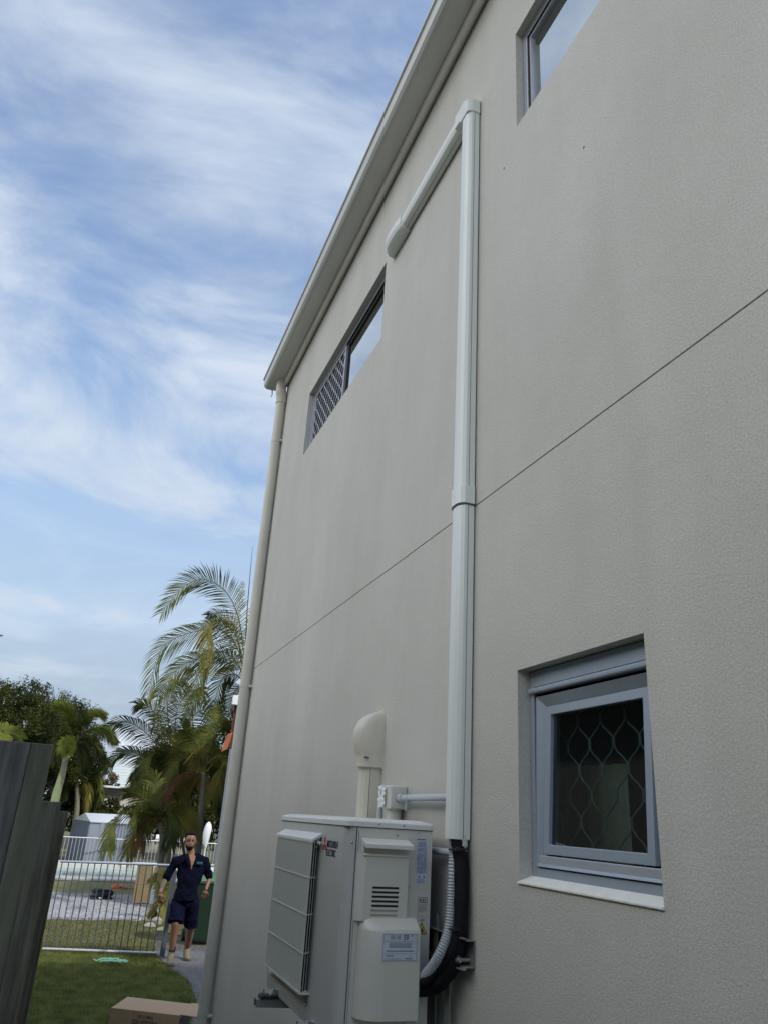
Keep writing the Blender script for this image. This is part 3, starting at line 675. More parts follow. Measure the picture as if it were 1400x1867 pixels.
# body: front panel wraps the corner, side panel, rear panel
def rounded_front():
    pr = [(UX0 + .018, UY1), (UX0 + .005, UY1 - .006), (UX0, UY1 - .02), (UX0, UY0 + .030), (UX0 + .003, UY0 + .016), (UX0 + .012, UY0 + .005), (UX0 + .024, UY0), (UX0 + .030, UY0), (UX0 + .030, UY1)]
    gy0, gy1, gz0, gz1 = UY0 + .325, UY1 - .020, UZ0 + .062, UZ1 - .045     # fan opening in the front skin
    b = MB()
    # skin strips around the opening
    sk = [q for q in pr[2:7]]
    b.prism([(x, y, UZ0) for x, y in pr[6:7]] + [], (0, 0, 1)) if False else None
    b.prism([(x, y, UZ0) for x, y in [(UX0, gy0), (UX0, UY0 + .030), (UX0 + .003, UY0 + .016), (UX0 + .012, UY0 + .005), (UX0 + .024, UY0), (UX0 + .034, UY0), (UX0 + .034, UY0 + .03), (UX0 + .02, gy0)]], (0, 0, UZ1 - UZ0))
    b.box((UX0, gy0, gz1), (UX0 + .02, UY1, UZ1)); b.box((UX0, gy0, UZ0), (UX0 + .02, UY1, gz0)); b.box((UX0, gy1, gz0), (UX0 + .02, UY1, gz1))
    o = b.build('front_panel', M['ac_front'], unit, bevel=.002, angle=50)
    return gy0, gy1, gz0, gz1
gy0, gy1, gz0, gz1 = rounded_front()
b = MB(); b.box((UX0 + .036, UY0, UZ0), (UX1, UY0 + .012, UZ1)); b.build('side_panel', M['ac'], unit, bevel=.0015)
b = MB(); b.box((UX1 - .045, UY0 - .0025, UZ0 + .004), (UX1 - .0012, UY0 - .0003, UZ1 - .004)); b.build('rear_corner_panel', M['ac'], unit, bevel=.001)
Box((UX0 + .022, UY0 + .012, UZ0 + .002), (UX1 - .02, UY1, UZ1 - .001)).build('casing', M['ac_dark'], unit)
Box((UX1 - .0195, UY0 + .013, UZ0 + .01), (UX1 - .002, UY1 - .01, UZ1 - .002)).build('condenser_coil', M['fin'], unit)
bb = MB()
for z in (UZ0 + .002,): bb.box((UX0 + .002, UY0 + .002, z - .022), (UX1 - .002, UY1 - .002, z - .001))
bb.build('base_pan', M['ac_front'], unit, bevel=.003)
# lid
lid = MB(); lo = .006; z0, z1 = UZ1 + .002, UZ1 + .022
def rr(x0, x1, y0, y1, r, n=5):
    P = []
    for cx_, cy_, a0 in ((x1 - r, y1 - r, 0), (x0 + r, y1 - r, 90), (x0 + r, y0 + r, 180), (x1 - r, y0 + r, 270)):
        for i in range(n + 1):
            a = R_(a0 + 90 * i / n); P.append((cx_ + r * math.cos(a), cy_ + r * math.sin(a)))
    return P
A = rr(UX0 - lo, UX1 + lo, UY0 - lo, UY1 + lo, .016); B_ = rr(UX0 + .002, UX1 - .002, UY0 + .002, UY1 - .002, .014); C_ = rr(UX0 + .03, UX1 - .03, UY0 + .03, UY1 - .03, .01)
n = len(A); vs = [(x, y, z0) for x, y in A] + [(x, y, z1 - .004) for x, y in A] + [(x, y, z1 + .001) for x, y in B_] + [(x, y, z1 + .008) for x, y in C_]
fs = [(k * n + i, k * n + (i + 1) % n, (k + 1) * n + (i + 1) % n, (k + 1) * n + i) for k in range(3) for i in range(n)]
lid.add(vs, fs, False); lid.add(vs, [tuple(range(n - 1, -1, -1)), tuple(range(3 * n, 4 * n))]); lid.build('lid', M['ac_white'], unit, bevel=.0012)
Box((UX0 - .001, UY0 - .001, UZ1 - .0005), (UX1 - .0005, UY1 - .002, UZ1 + .0022)).build('lid_gap', M['ac_dark'], unit)
# fan grille: protruding wire cage
GX = .832
g = MB(); ga, gb = UY0 + .262, UY1 - .060
ga, gb = 2.862, 3.392
gzt, gzb = 2.028, 1.548
n = 70
for i in range(n + 1):
    y = ga + (gb - ga) * i / n
    g.box((GX, y - .0012, gzb), (GX + .0017, y + .0012, gzt - .004))
for z in (1.548, 1.664, 1.782, 1.900, 2.016): g.box((GX - .002, ga - .002, z - .0022), (GX - .0002, gb, z + .0022))
# side return: three wires and cross ties on the near side
for xx in (GX + .0125, GX + .025): g.box((xx - .0009, ga - .003 + (xx - GX) * 1.0, gzb - .004), (xx + .0009, ga - .0012 + (xx - GX) * 1.0, gzt - .002))
for z in (1.548, 1.664, 1.782, 1.900, 2.016): g.prism([(GX, ga - .003, z - .002), (UX0 + .002, ga + .033, z - .002), (UX0 + .002, ga + .036, z - .002), (GX, ga, z - .002)], (0, 0, .004))
for xx in (GX + .012, UX0 - .004): g.box((xx - .0013, gb, gzb - .004), (xx + .0013, gb + .0026, gzt - .002))
g.box((GX - .001, ga, gzb - .006), (UX0 + .004, gb, gzb - .001))
gr = g.build('fan_grille', M['grille'], unit)
MB().prism([(GX + .006, ga + .004, gzb), (UX0 + .002, ga + .040, gzb), (UX0 + .002, ga + .044, gzb), (GX + .006, ga + .008, gzb)], (0, 0, gzt - gzb - .008)).build('fan_housing_edge', M['ac_dark'], unit)
hd = MB(); hd.prism([(GX - .002, ga - .004, gzt - .012), (GX - .002, ga - .004, gzt - .002), (UX0 + .002, ga - .004, gzt + .020), (UX0 + .002, ga - .004, gzt + .010)], (0, gb - ga + .02, 0))
hd.build('grille_hood', M['ac_white'], unit, bevel=.0015)
# crumpled film on hood end
fb = MB(); rnd = random.Random(5)
for i in range(16):
    c0 = Vector((GX + .028 + rnd.uniform(-.012, .012), ga + .004 + rnd.uniform(-.012, .012), gzt - .004 + rnd.uniform(-.022, .012)))
    fb.add([c0 + Vector([rnd.uniform(-.011, .011) for _ in range(3)]) for _ in range(3)], [(0, 1, 2)])
fb.build('torn_film', M['film'], unit)
# fan behind the grille
fn = MB(); fc = Vector((UX0 + .03, (gy0 + gy1) / 2, (gz0 + gz1) / 2))
for k in range(3):
    a0 = k * 2.094
    vs = []
    for i in range(7):
        r_ = .06 + .17 * i / 6
        for jx in range(5):
            a = a0 + (.2 + .9 * jx / 4) ; vs.append(fc + Vector((-.012 + .03 * jx / 4, r_ * math.cos(a), r_ * math.sin(a))))
    fn.add(vs, [(i * 5 + jx, i * 5 + jx + 1, (i + 1) * 5 + jx + 1, (i + 1) * 5 + jx) for i in range(6) for jx in range(4)], True)
fn.tube([fc + Vector((-.02, 0, 0)), fc + Vector((.01, 0, 0))], .06, 20); fn.build('fan', M['ac_dark'], unit)
# bellmouth recess
MB().add([(UX0 + .019, gy0, gz0), (UX0 + .019, gy1, gz0), (UX0 + .019, gy1, gz1), (UX0 + .019, gy0, gz1)], [(0, 1, 2, 3)]).build('fan_recess', M['ac_dark'], unit) if False else None
Box((UX0 + .004, UY0 + .34, UZ0 + .034), (UX0 - .003, UY1 - .035, UZ0 + .044)).build('lower_trim_strip', M['ac_white'], unit, bevel=.001)

# side service cover
S = UY0
cov = MB()
cx0, cx1 = .917, 1.088
def cover_block(b, x0, x1, z0, z1, d, slope=.012):
    b.prism([(x0 - slope, S - .001, z0), (x0, S - d * .6, z0), (x0 + slope, S - d, z0), (x1 - slope * .5, S - d, z0), (x1, S - d * .8, z0), (x1 + .002, S - .001, z0)], (0, 0, z1 - z0))
cover_block(cov, cx0, cx1, 1.802, 2.000, .024)
sc = cov.build('service_cover', M['ac'], unit, bevel=.003, seg=3)
# recess back and handle lip
Box((cx0 + .006, S - .004, 1.998), (cx1 - .004, S - .0012, 2.032)).build('handle_recess', M['ac'], unit)
hb = MB(); hb.prism([(cx0 - .002, S - .001, 2.046), (cx0 + .004, S - .044, 2.029), (cx1 + .002, S - .046, 2.029), (cx1 - .004, S - .001, 2.046)], (0, 0, -.012))
hb.prism([(cx0 + .000, S - .001, 2.0), (cx0 + .000, S - .02, 2.0), (cx0 + .008, S - .02, 2.0), (cx0 + .008, S - .001, 2.0)], (0, 0, .033))
hb.build('handle', M['ac_white'], unit, bevel=.003, seg=3)
Box((cx0 + .004, S - .0275, 1.991), (cx1 - .003, S - .0015, 1.9985)).build('handle_lip', M['ac'], unit, bevel=.003)
# lower bulge (valve cover) with sloping shoulder
lb = MB()
x0, x1 = .926, 1.117; d = .070
def ring(z, dd, xa, w_):
    P = [(xa + w_ * (1 - math.cos(math.pi / 2 * k / 7)), S - .001 - (dd - .001) * math.sin(math.pi / 2 * k / 7), z) for k in range(8)]
    return P + [(x1 - .004, S - dd, z), (x1, S - dd + .004, z), (x1 + .001, S - .001, z)]
RR = [ring(1.538, d, x0 - .004, .075), ring(1.70, d, x0 - .002, .072), ring(1.776, d, x0, .068), ring(1.784, d - .003, x0, .067), ring(1.812, .024, x0 + .002, .040), ring(1.815, .014, x0 + .004, .03)]
vs = [q for r in RR for q in r]; n = 11; K = len(RR)
lb.add(vs, [(k * n + i, k * n + i + 1, (k + 1) * n + i + 1, (k + 1) * n + i) for k in range(K - 1) for i in range(7)], True)
lb.add(vs, [(k * n + i, k * n + i + 1, (k + 1) * n + i + 1, (k + 1) * n + i) for k in range(K - 1) for i in range(7, n - 1)] + [tuple(range(n - 1, -1, -1)), tuple(range((K - 1) * n, K * n))])
lb.build('valve_cover', M['ac'], unit)
# vent slots
vt = MB()
for i in range(5): vt.box((.958, S - .0246, 1.896 - i * .0132), (1.050, S - .0236, 1.9025 - i * .0132))
vt.build('vent_slots', M['ac_dark'], unit)
vt = MB()
for i in range(5, 7): vt.box((.956, S - .0246, 1.896 - i * .0132), (1.048, S - .0236, 1.9020 - i * .0132))
vt.build('blind_slots', M['eave'], unit)
vt = MB()
for i in range(6):
    for k in range(9): vt.box((.9805 + k * .0072, S - .0250, 1.8955 - i * .0145), (.9815 + k * .0072, S - .0247, 1.9)) if i < 5 and False else None
# seam line stepping down the side
sm = MB(); xa = UX0 + .0355
for (x_, za, zb) in ((xa, 1.478, 2.072), (xa + .0065, 1.93, 2.066), (xa + .0065, 1.478, 1.868)):
    sm.box((x_ - .0006, S - .0008, za), (x_ + .0006, S + .0004, zb))
sm.build('panel_seam', M['joint'], unit)
def screw(p, nrm, r=.0042):
    p = Vector(p); nrm = Vector(nrm); o = MB().tube([p, p + nrm * .002, p + nrm * .0032], [r, r, r * .55], 12).build('screw', M['screw'], unit)
    return o
for p in ((.904 - .018, S - .0003, 2.03), (.900 - .012, S - .0003, 1.492), (.912, S - .0005, 1.905), (1.045, S - .0005, 2.058), (1.094, S - .0005, 1.902)):
    screw(p, (0, -1, 0))
for p in ((.975, S - lo - .0003, 2.091), (1.065, S - lo - .0003, 2.091)): screw(p, (0, -1, 0), .0035)
for p in ((UX0 - .0003, 3.42, UZ0 + .03), (UX0 - .0003, 2.90, UZ0 + .030)): screw(p, (-1, 0, 0), .003)
# name plate: three-leaf mark and lettering on the front
F = UX0 - .0006
lg = MB()
cy_, cz_ = 2.818, 2.011
def rhomb(c, a, L_, W_):
    dx = Vector((0, -math.sin(a), math.cos(a))); dy = Vector((0, math.cos(a), math.sin(a)))
    c = Vector(c); p = [c, c + dx * L_ / 2 + dy * W_ / 2, c + dx * L_, c + dx * L_ / 2 - dy * W_ / 2]
    lg.prism([q for q in p], (-.0005, 0, 0))
for k in range(3): rhomb((F, cy_, cz_), k * 2.0944, .033, .0192)
lg.build('maker_mark', M['red'], unit)
mt = lambda y, z: frame_mtx((F, y, z), (0, -1, 0), (0, 0, 1))
text('MITSUBISHI', .031, M['ink'], unit, mt(2.728, 2.015), sx=.80, bold=.0004)
text('ELECTRIC', .031, M['ink'], unit, mt(2.738, 1.987), sx=.80, bold=.0004)
# stickers on the side
st = lambda x, z, d=.0036: frame_mtx((x, S - d, z), (1, 0, 0), (0, 0, 1))
lab = Box((1.138 - .0205 + .001, S - .0030, 1.912), (1.138 + .0205, S - .0026, 2.056)).build('rating_label', M['sticker'], unit)
text('MITSUBISHI', .0062, M['ink'], lab, st(1.1345, 2.050, .0034), depth=.0002, bold=.0001)
ln = MB(); rnd = random.Random(11)
for i in range(6): ln.box((1.121 + rnd.uniform(0, .002), S - .0036, 2.0415 - i * .003), (1.155 - rnd.uniform(0, .006), S - .0031, 2.0428 - i * .003))
for i in range(22):
    z = 2.021 - i * .0036
    x = 1.121
    while x < 1.155:
        w_ = rnd.uniform(.0025, .008); ln.box((x, S - .0036, z), (min(x + w_, 1.1555), S - .0031, z + rnd.uniform(.0012, .0026))); x += w_ + rnd.uniform(.0008, .003)
for i in range(4): ln.box((1.121, S - .0036, 1.926 - i * .0034), (1.154 - rnd.uniform(0, .01), S - .0031, 1.9272 - i * .0034))
for cx_ in (1.130, 1.147): ln.prism([(cx_ - .0042, S - .0031, 1.9315), (cx_ + .0042, S - .0031, 1.9315), (cx_, S - .0031, 1.9395)], (0, -.0005, 0))
ln.build('label_print', M['ink_blue'], lab)
l2 = Box((1.128, S - .0030, 1.8285), (1.164, S - .0026, 1.874)).build('refrigerant_label', M['ac'], unit)
fr = MB()
for a_ in (((1.128, 1.871), (1.164, 1.874)), ((1.128, 1.852), (1.130, 1.871)), ((1.162, 1.852), (1.164, 1.871)), ((1.130, 1.8515), (1.162, 1.853))):
    fr.box((a_[0][0], S - .0036, a_[0][1]), (a_[1][0], S - .0031, a_[1][1]))
for i in range(7): fr.box((1.129, S - .0036, 1.8475 - i * .003), (1.162 - rnd.uniform(0, .004) - (.014 if i == 6 else 0), S - .0031, 1.8489 - i * .003))
fr.build('label_print', M['sticker_grey'], l2)
text('R32', .0175, M['ink'], l2, st(1.1462, 1.862), sx=.92, depth=.0003, bold=.0003)
# booklet pictograms
pg = MB()
for cx_ in (1.137, 1.155):
    for a_ in (((-.006, 0), (-.005, .009)), ((.005, 0), (.006, .009)), ((-.006, 0), (.006, .001)), ((-.006, .008), (-.002, .009)), ((.002, .008), (.006, .009))):
        pg.box((cx_ + a_[0][0], S - .0032, 1.812 + a_[0][1]), (cx_ + a_[1][0], S - .0026, 1.812 + a_[1][1]))
pg.prism([(1.134, S - .0026, 1.803), (1.150, S - .0026, 1.800), (1.158, S - .0026, 1.808), (1.142, S - .0026, 1.809)], (0, -.0005, 0)); pg.build('pictograms', M['sticker_grey'], unit)
wl = MB().prism([(1.1265, S - .0026, 1.764), (1.165, S - .0026, 1.764), (1.1455, S - .0026, 1.800)], (0, -.0008, 0)).build('flammable_label', M['ink'], unit)
MB().prism([(1.1305, S - .0035, 1.7665), (1.161, S - .0035, 1.7665), (1.1455, S - .0035, 1.7955)], (0, -.0004, 0)).build('yellow_field', M['yellow'], wl)
MB().prism([(1.141, S - .0040, 1.7695), (1.150, S - .0040, 1.7695), (1.1515, S - .0040, 1.776), (1.1485, S - .0040, 1.780), (1.1465, S - .0040, 1.7865), (1.1445, S - .0040, 1.780), (1.1415, S - .0040, 1.778), (1.1395, S - .0040, 1.7735)], (0, -.0004, 0)).build('flame_symbol', M['ink'], wl)
# noise label on the valve cover
SD = S - d
nl = Box((.985, SD - .0012, 1.698), (1.103, SD - .0006, 1.774)).build('noise_label', M['sticker'], unit)
p = MB(); q0, q1 = SD - .0018, SD - .0013
for a_ in ((.987, 1.700, 1.101, 1.7008), (.987, 1.7715, 1.101, 1.7723), (.987, 1.700, .9878, 1.772), (1.1002, 1.700, 1.101, 1.772), (.987, 1.7525, 1.101, 1.7532), (.987, 1.7185, 1.101, 1.7192)):
    p.box((a_[0], q0, a_[1]), (a_[2], q1, a_[3]))
for i in range(5): p.box((1.004 + rnd.uniform(0, .004), q0, 1.7475 - i * .0032), (1.086 - rnd.uniform(0, .006), q1, 1.7488 - i * .0032))
for i in range(3):
    p.box((1.010, q0, 1.7665 - i * .004), (1.027, q1, 1.7682 - i * .004)); p.box((1.031, q0, 1.7665 - i * .004), (1.045, q1, 1.7682 - i * .004))
p.box((.998, q0, 1.7245), (1.092, q1, 1.7272)); p.box((.998, q0, 1.7110), (1.024, q1, 1.7138)); p.box((1.072, q0, 1.7115), (1.086, q1, 1.7130)); p.box((.994, q0, 1.7040), (1.050, q1, 1.7052)); p.box((1.062, q0, 1.7035), (1.088, q1, 1.7065))
p.build('label_print', M['ink_blue'], nl)
text('59', .021, M['ink'], nl, frame_mtx((1.063, SD - .0018, 1.7628), (1, 0, 0), (0, 0, 1)), sx=.82, depth=.0003, bold=.0002)
text('dB', .006, M['ink'], nl, frame_mtx((1.083, SD - .0018, 1.768), (1, 0, 0), (0, 0, 1)), depth=.0002)

# ------------------------------------------------------------------ wall bracket
br = thing('wall_bracket', (WX, 2.9, 1.43), 'galvanised steel wall bracket carrying the outdoor unit, arms sticking out below', 'bracket')
def arm(y):
    b = MB()
    zt = UZ0 - .026
    # channel arm with tapering web
    b.prism([(WX - .02, y - .019, zt), (.785, y - .019, zt), (.785, y - .019, zt - .026), (WX - .02, y - .019, zt - .040)], (0, .0025, 0))
    b.prism([(WX - .02, y + .019, zt), (.785, y + .019, zt), (.785, y + .019, zt - .026), (WX - .02, y + .019, zt - .040)], (0, .0025, 0))
    b.box((.785, y - .0185, zt - .0028), (WX - .02, y + .0212, zt)); b.build('arm', M['galv_dark'], br, bevel=.001)
    rbm = Box((.800, y - .028, zt + .0005), (.872, y + .028, zt + .012)).build('rubber_pad', M['black'], br, bevel=.003)
    bo = MB(); bo.tube([(.815, y, zt), (.815, y, zt + .03)], .004, 8); bo.tube([(.815, y, zt + .012), (.815, y, zt + .020)], .010, 6, smooth=False)
    bo.prism([(.838, y - .014, zt + .012), (.850, y - .014, zt + .032), (.866, y - .014, zt + .030), (.856, y - .014, zt + .012)], (0, .028, 0)); bo.build('bolt', M['galv'], br)
for y in (3.29, 2.80): arm(y)
# horizontal wall rail (C profile with lips), seen end-on at right
rl = MB(); e0 = 2.375
c_ = [(WX - .001, 1.700), (WX - .001, 1.775), (WX - .030, 1.775), (WX - .034, 1.781), (WX - .046, 1.781), (WX - .046, 1.778), (WX - .036, 1.778), (WX - .033, 1.772), (WX - .0045, 1.772), (WX - .0045, 1.703), (WX - .033, 1.703), (WX - .036, 1.697), (WX - .046, 1.697), (WX - .046, 1.694), (WX - .034, 1.694), (WX - .030, 1.700)]
n = len(c_); vs = [(x, e0, z) for x, z in c_] + [(x, 3.55, z) for x, z in c_]
rl.add(vs, [(i, (i + 1) % n, (i + 1) % n + n, i + n) for i in range(n)] + [tuple(range(n)), tuple(range(2 * n - 1, n - 1, -1))])
rl.build('rail', M['galv_dark'], br)
for y in (2.50, 2.60, 3.325): MB().prism([(WX - .034, y - .017, 1.20), (WX - .034, y + .017, 1.20), (WX - .034, y + .017, 1.80), (WX - .034, y + .008, 1.825), (WX - .034, y - .008, 1.825), (WX - .034, y - .017, 1.80)], (.003, 0, 0)).build('upright', M['galv_dark'], br, bevel=.001)
bo = MB(); bo.tube([(WX - .052, 2.405, 1.718), (WX - .006, 2.405, 1.718)], .006, 8); bo.tube([(WX - .046, 2.405, 1.718), (WX - .038, 2.405, 1.718)], .011, 6, smooth=False); bo.build('bolt', M['galv'], br)

# ------------------------------------------------------------------ flexible conduit, insulated pipes, cable ties
def ribbed(path, r, rib, steps):
    P = catmull(path, steps); rr_ = [r + (rib if i % 2 else 0) for i in range(len(P))]
    return MB().tube(P, rr_, 14, smooth=False)
fx = [Vector((1.205, 2.470, 2.10)), Vector((1.200, 2.465, 2.05))] + [pt(*q) for q in ((826, 1560, 2.455), (824, 1610, 2.45), (822, 1655, 2.445), (816, 1700, 2.44), (801, 1740, 2.445), (784, 1768, 2.49), (762, 1788, 2.54), (745, 1795, 2.56))]
o = ribbed(fx, .0138, .0024, 150).build('flexible_conduit', M['flex']); tag(o, 'grey ribbed flexible conduit dropping from the tall duct and curving into the unit', 'conduit')
ins = thing('insulated_pipe_bundle', (1.2, 2.45, 1.5), 'black foam insulated refrigerant pipes curving from the duct foot into the unit', 'pipes')
pths = [[(842, 1570, 2.425), (842, 1640, 2.415), (838, 1695, 2.415), (826, 1735, 2.43), (804, 1765, 2.47), (784, 1780, 2.52), (745, 1787, 2.56)],
        [(839, 1580, 2.435), (840, 1650, 2.42), (838, 1715, 2.42), (826, 1760, 2.44), (805, 1790, 2.48), (784, 1802, 2.53), (745, 1806, 2.56)],
        [(832, 1600, 2.47), (832, 1690, 2.46), (824, 1735, 2.46), (800, 1768, 2.48), (775, 1790, 2.51), (750, 1796, 2.55)]]
for k, P in enumerate(pths):
    Q = catmull([Vector((1.208, 2.435 + .01 * k, 2.10)), Vector((1.206, 2.432 + .01 * k, 2.04))] + [pt(*q) for q in P], 60); rw = random.Random(k)
    MB().tube(Q, [(.0205, .0225, .015)[k] * (1 + .05 * rw.uniform(-1, 1)) for _ in Q], 14).build('pipe', M['insul'], ins)
for (px_, py_) in ((833, 1548), (829, 1692)):
    c_ = pt(px_, py_, 2.435); ring = []; ties = MB()
    for i in range(17):
        a = 2 * math.pi * i / 16; ring.append(c_ + Vector((.029 * math.cos(a) + .004, .037 * math.sin(a), .003 * math.cos(a))))
    ties.tube(ring, .0028, 6, caps=False); ties.box(c_ + Vector((-.022, -.038, -.005)), c_ + Vector((-.008, -.030, .006)))
    ties.build('cable_tie', M['black'], ins)

# ------------------------------------------------------------------ paling fence at the left
def fence_run(x, ya, yb, zt, step, th, m, par, zfn=None, face=-1):
    y = ya; k = 0
    while y < yb - .01:
        w_ = step * random.uniform(.96, 1.02); y2 = min(y + w_, yb)
        off = th * (.5 if k % 2 else 0)
        MB().box((x - th - off, y + .002, .02), (x - off, y2, zt + random.uniform(-.004, .004))).build('paling', m, par, bevel=.002)
        y = y2; k += 1
def end_boards(par, px, py, Y, w_, n_, mm, pw=.15):
    c = pt(px, py, Y); x = c.x
    for k in range(n_):
        dy = .0 if k % 2 else .012
        MB().box((x - pw, Y + dy, .02), (x - .0015, Y + dy + .018, c.z + (0 if k == 0 else random.uniform(-.004, .003)))).build('paling', mm, par, bevel=.003); x -= pw
f1 = thing('timber_fence', (-.12, 6.2, 0), 'weathered timber fence run farthest from the camera, its board ends stepping lowest', 'fence')
fence_run(-.075, 4.66, 8.06, 1.98, .15, .016, M['timber'], f1)
for z in (.4, 1.0, 1.65): Box((-.14, 4.66, z), (-.112, 8.05, z + .07)).build('rail', M['timber'], f1)
end_boards(f1, 125.5, 1480, 4.6, .1, 4, M['timber'])
f2 = thing('timber_fence', (-.12, 3.2, 0), 'middle run of weathered timber fence, between the nearest tall boards and the lowest run', 'fence')
fence_run(-.075, 2.36, 4.56, 2.085, .15, .016, M['timber'], f2)
for z in (.4, 1.0, 1.8): Box((-.14, 2.36, z), (-.112, 4.55, z + .07)).build('rail', M['timber'], f2)
end_boards(f2, 113.5, 1463, 2.3, .1, 4, M['timber'])
f3 = thing('fence_end_board', (-.10, 1.25, 0), 'nearest tall dark timber boards standing upright at the left edge', 'fence')
xe = pt(98, 1358, 1.25)
for k, (w0, w1, mm) in enumerate(((0, .030, 'timber'), (.0305, .128, 'timber_blue'), (.1285, .23, 'timber_blue'))):
    Box((xe.x - w1, 1.25, .02), (xe.x - w0, 1.272, xe.z)).build('board', M[mm], f3, bevel=.0015)

# ------------------------------------------------------------------ gate
ga_, gb_ = Vector((-.02, 13.84, 0)), Vector((1.62, 13.50, 0))
gate = thing('pool_gate', (gb_.x, gb_.y, 0), 'grey metal bar gate across the lawn, swung beside the walking person', 'gate')
def lerp(a, b, t): return a + (b - a) * t
up_ = Vector((0, 0, 1))
MB().tube([ga_ + up_ * 1.235, gb_ + up_ * 1.262], .018, 8).build('top_rail', M['alu'], gate)
MB().tube([ga_ + up_ * .045, gb_ + up_ * .045], .019, 8).build('bottom_rail', M['white_fence'], gate)
nb = 17
for i in range(nb):
    p = lerp(ga_, gb_, (i + .35) / nb)
    MB().tube([p + up_ * .055, p + up_ * 1.24], .0085, 8).build('picket', M['steel_fence'], gate)
post = MB().box((1.655, 13.40, 0), (1.725, 13.47, 1.20)).build('gate_post', M['steel_fence'])
tag(post, 'square grey steel gate post standing behind the person', 'post')
post['group'] = 'gate posts'; del post['group']
# far pool fence
ff = thing('pool_fence', (2, 31.8, 0), 'pale metal bar pool fence in front of the garden shed', 'fence')
fa, fb_ = Vector((-6.2, 31.3, 0)), Vector((6.4, 33.4, 0))
MB().tube([fa + up_ * .92, fb_ + up_ * .88], .022, 8).build('top_rail', M['white_fence'], ff)
MB().tube([fa + up_ * .10, fb_ + up_ * .10], .020, 8).build('bottom_rail', M['white_fence'], ff)
n = 98
for i in range(n + 1):
    p = lerp(fa, fb_, i / n); MB().tube([p + up_ * .08, p + up_ * .92], .0095, 6).build('picket', M['white_fence'], ff)

# ------------------------------------------------------------------ pool
sheet('pool_water', -9, 5.0, 26.6, 30.4, .02, M['water'])
cp = MB(); cp.box((-10, 25.7, 0), (6.0, 26.6, .075)); cp.box((-10, 30.4, 0), (6.0, 31.1, .16)); cp.box((5.0, 26.6, 0), (6.0, 30.4, .075)); cp.box((-10, 26.6, 0), (-9, 30.4, .075))
tag(cp.build('pool_coping', M['coping'], bevel=.02), kind='structure')

# ------------------------------------------------------------------ shed
def shed():
    y0, y1 = 33.0, 35.4; x0, xm, x1 = .76, 1.75, 2.42; ze = 1.46; zr = 1.74
    t = thing('garden_shed', (1.6, 34, 0), 'small pale blue grey corrugated metal garden shed with a low gable roof', 'shed')
    def corr(P0, P1, zt, pitch, m, name, parent=t):
        P0 = Vector(P0); P1 = Vector(P1); L_ = (P1 - P0).length; d_ = (P1 - P0) / L_; nn = Vector((d_.y, -d_.x, 0))
        b = MB(); q = 0; pts = []
        while q < L_:
            for a_, h_ in ((0, 0), (.55, 0), (.68, .04), (.88, .04)): pts.append((min(q + a_ * pitch, L_), h_))
            q += pitch
        vs = []
        for a_, h_ in pts:
            w_ = P0 + d_ * a_ + nn * h_; vs += [(w_.x, w_.y, 0), (w_.x, w_.y, zt)]
        b.add(vs, [(2 * i, 2 * i + 2, 2 * i + 3, 2 * i + 1) for i in range(len(pts) - 1)])
        return b.build(name, m, parent)
    corr((x0, y0, 0), (1.30, y0 - .0, 0), ze, .6, M['shed'], 'front_wall')
    corr((1.30, y0, 0), (x1, y0, 0), ze, .115, M['shed'], 'front_wall')
    corr((x0 - .58, y1, 0), (x0, y0, 0), ze, .10, M['shed_shaded'], 'side_wall')
    corr((x1, y0, 0), (x1 - .3, y1, 0), ze, .10, M['shed'], 'side_wall')
    b = MB(); b.add([(x0 - .03, y0 - .04, ze), (x1 + .03, y0 - .04, ze), (x1 - .28, y0 + .7, zr + .02), (.50, y0 + .8, zr), (x0 - .62, y1, ze), (x1 - .3, y1, ze)],
                    [(0, 1, 2, 3), (0, 3, 4), (1, 5, 2), (4, 3, 2, 5)])
    b.box((x0 - .03, y0 - .05, ze - .03), (x1 + .03, y0 - .035, ze + .005))
    b.build('roof', M['roofmetal'], t)
shed()

# ------------------------------------------------------------------ weatherboard house far behind
def far_house():
    t = thing('weatherboard_house', (3, 48, 0), 'distant pale weatherboard house with a tall gable and lower porch roof', 'house')
    x0, x1 = 1.72, 6.5; b = MB(); z = 0
    while z < 5.2: b.prism([(x0, 48, z), (x0, 47.985, z), (x0, 48, z + .16)], (x1 - x0, 0, 0)); z += .16
    b.box((x0, 48.001, 0), (x1, 54, 5.1)); b.build('wall', M['weatherboard'], t)
    MB().prism([(x0 - .3, 47.7, 5.1), (x1 + .3, 47.7, 5.1), (x1 + .3, 50.8, 6.4), (x0 - .3, 50.8, 6.4)], (0, 0, .08)).build('roof', M['roofmetal'], t)
    w = Box((3.00, 47.90, 3.48), (3.60, 47.99, 4.2)).build('window', M['white'], t)
    Box((3.06, 47.88, 3.54), (3.54, 47.895, 4.14)).build('pane', M['ac_dark'], w)
    # porch roof and lower wall, nearer
    b = MB(); b.prism([(.95, 42, 2.72), (6.5, 42, 3.16), (6.5, 42, 3.26), (.95, 42, 2.82)], (0, 5.9, 0)); b.build('porch_fascia', M['fascia_grey'], t)
    MB().prism([(1.0, 42.3, 0), (1.0, 42.3, 2.72), (6.4, 42.3, 3.1), (6.4, 42.3, 0)], (0, 5.5, 0)).build('porch_wall', M['eave'], t)
    MB().prism([(.3, 41.2, 2.05), (2.5, 41.2, 2.08), (2.5, 42.28, 2.5), (.3, 42.28, 2.5)], (0, 0, .06)).build('awning_roof', M['eave'], t)
    Box((.3, 41.12, 1.99), (2.5, 41.19, 2.08)).build('awning_gutter', M['white'], t)
    Box((.98, 41.4, 2.86), (2.4, 42.2, 2.95)).build('flashing', M['white'], t)
far_house()

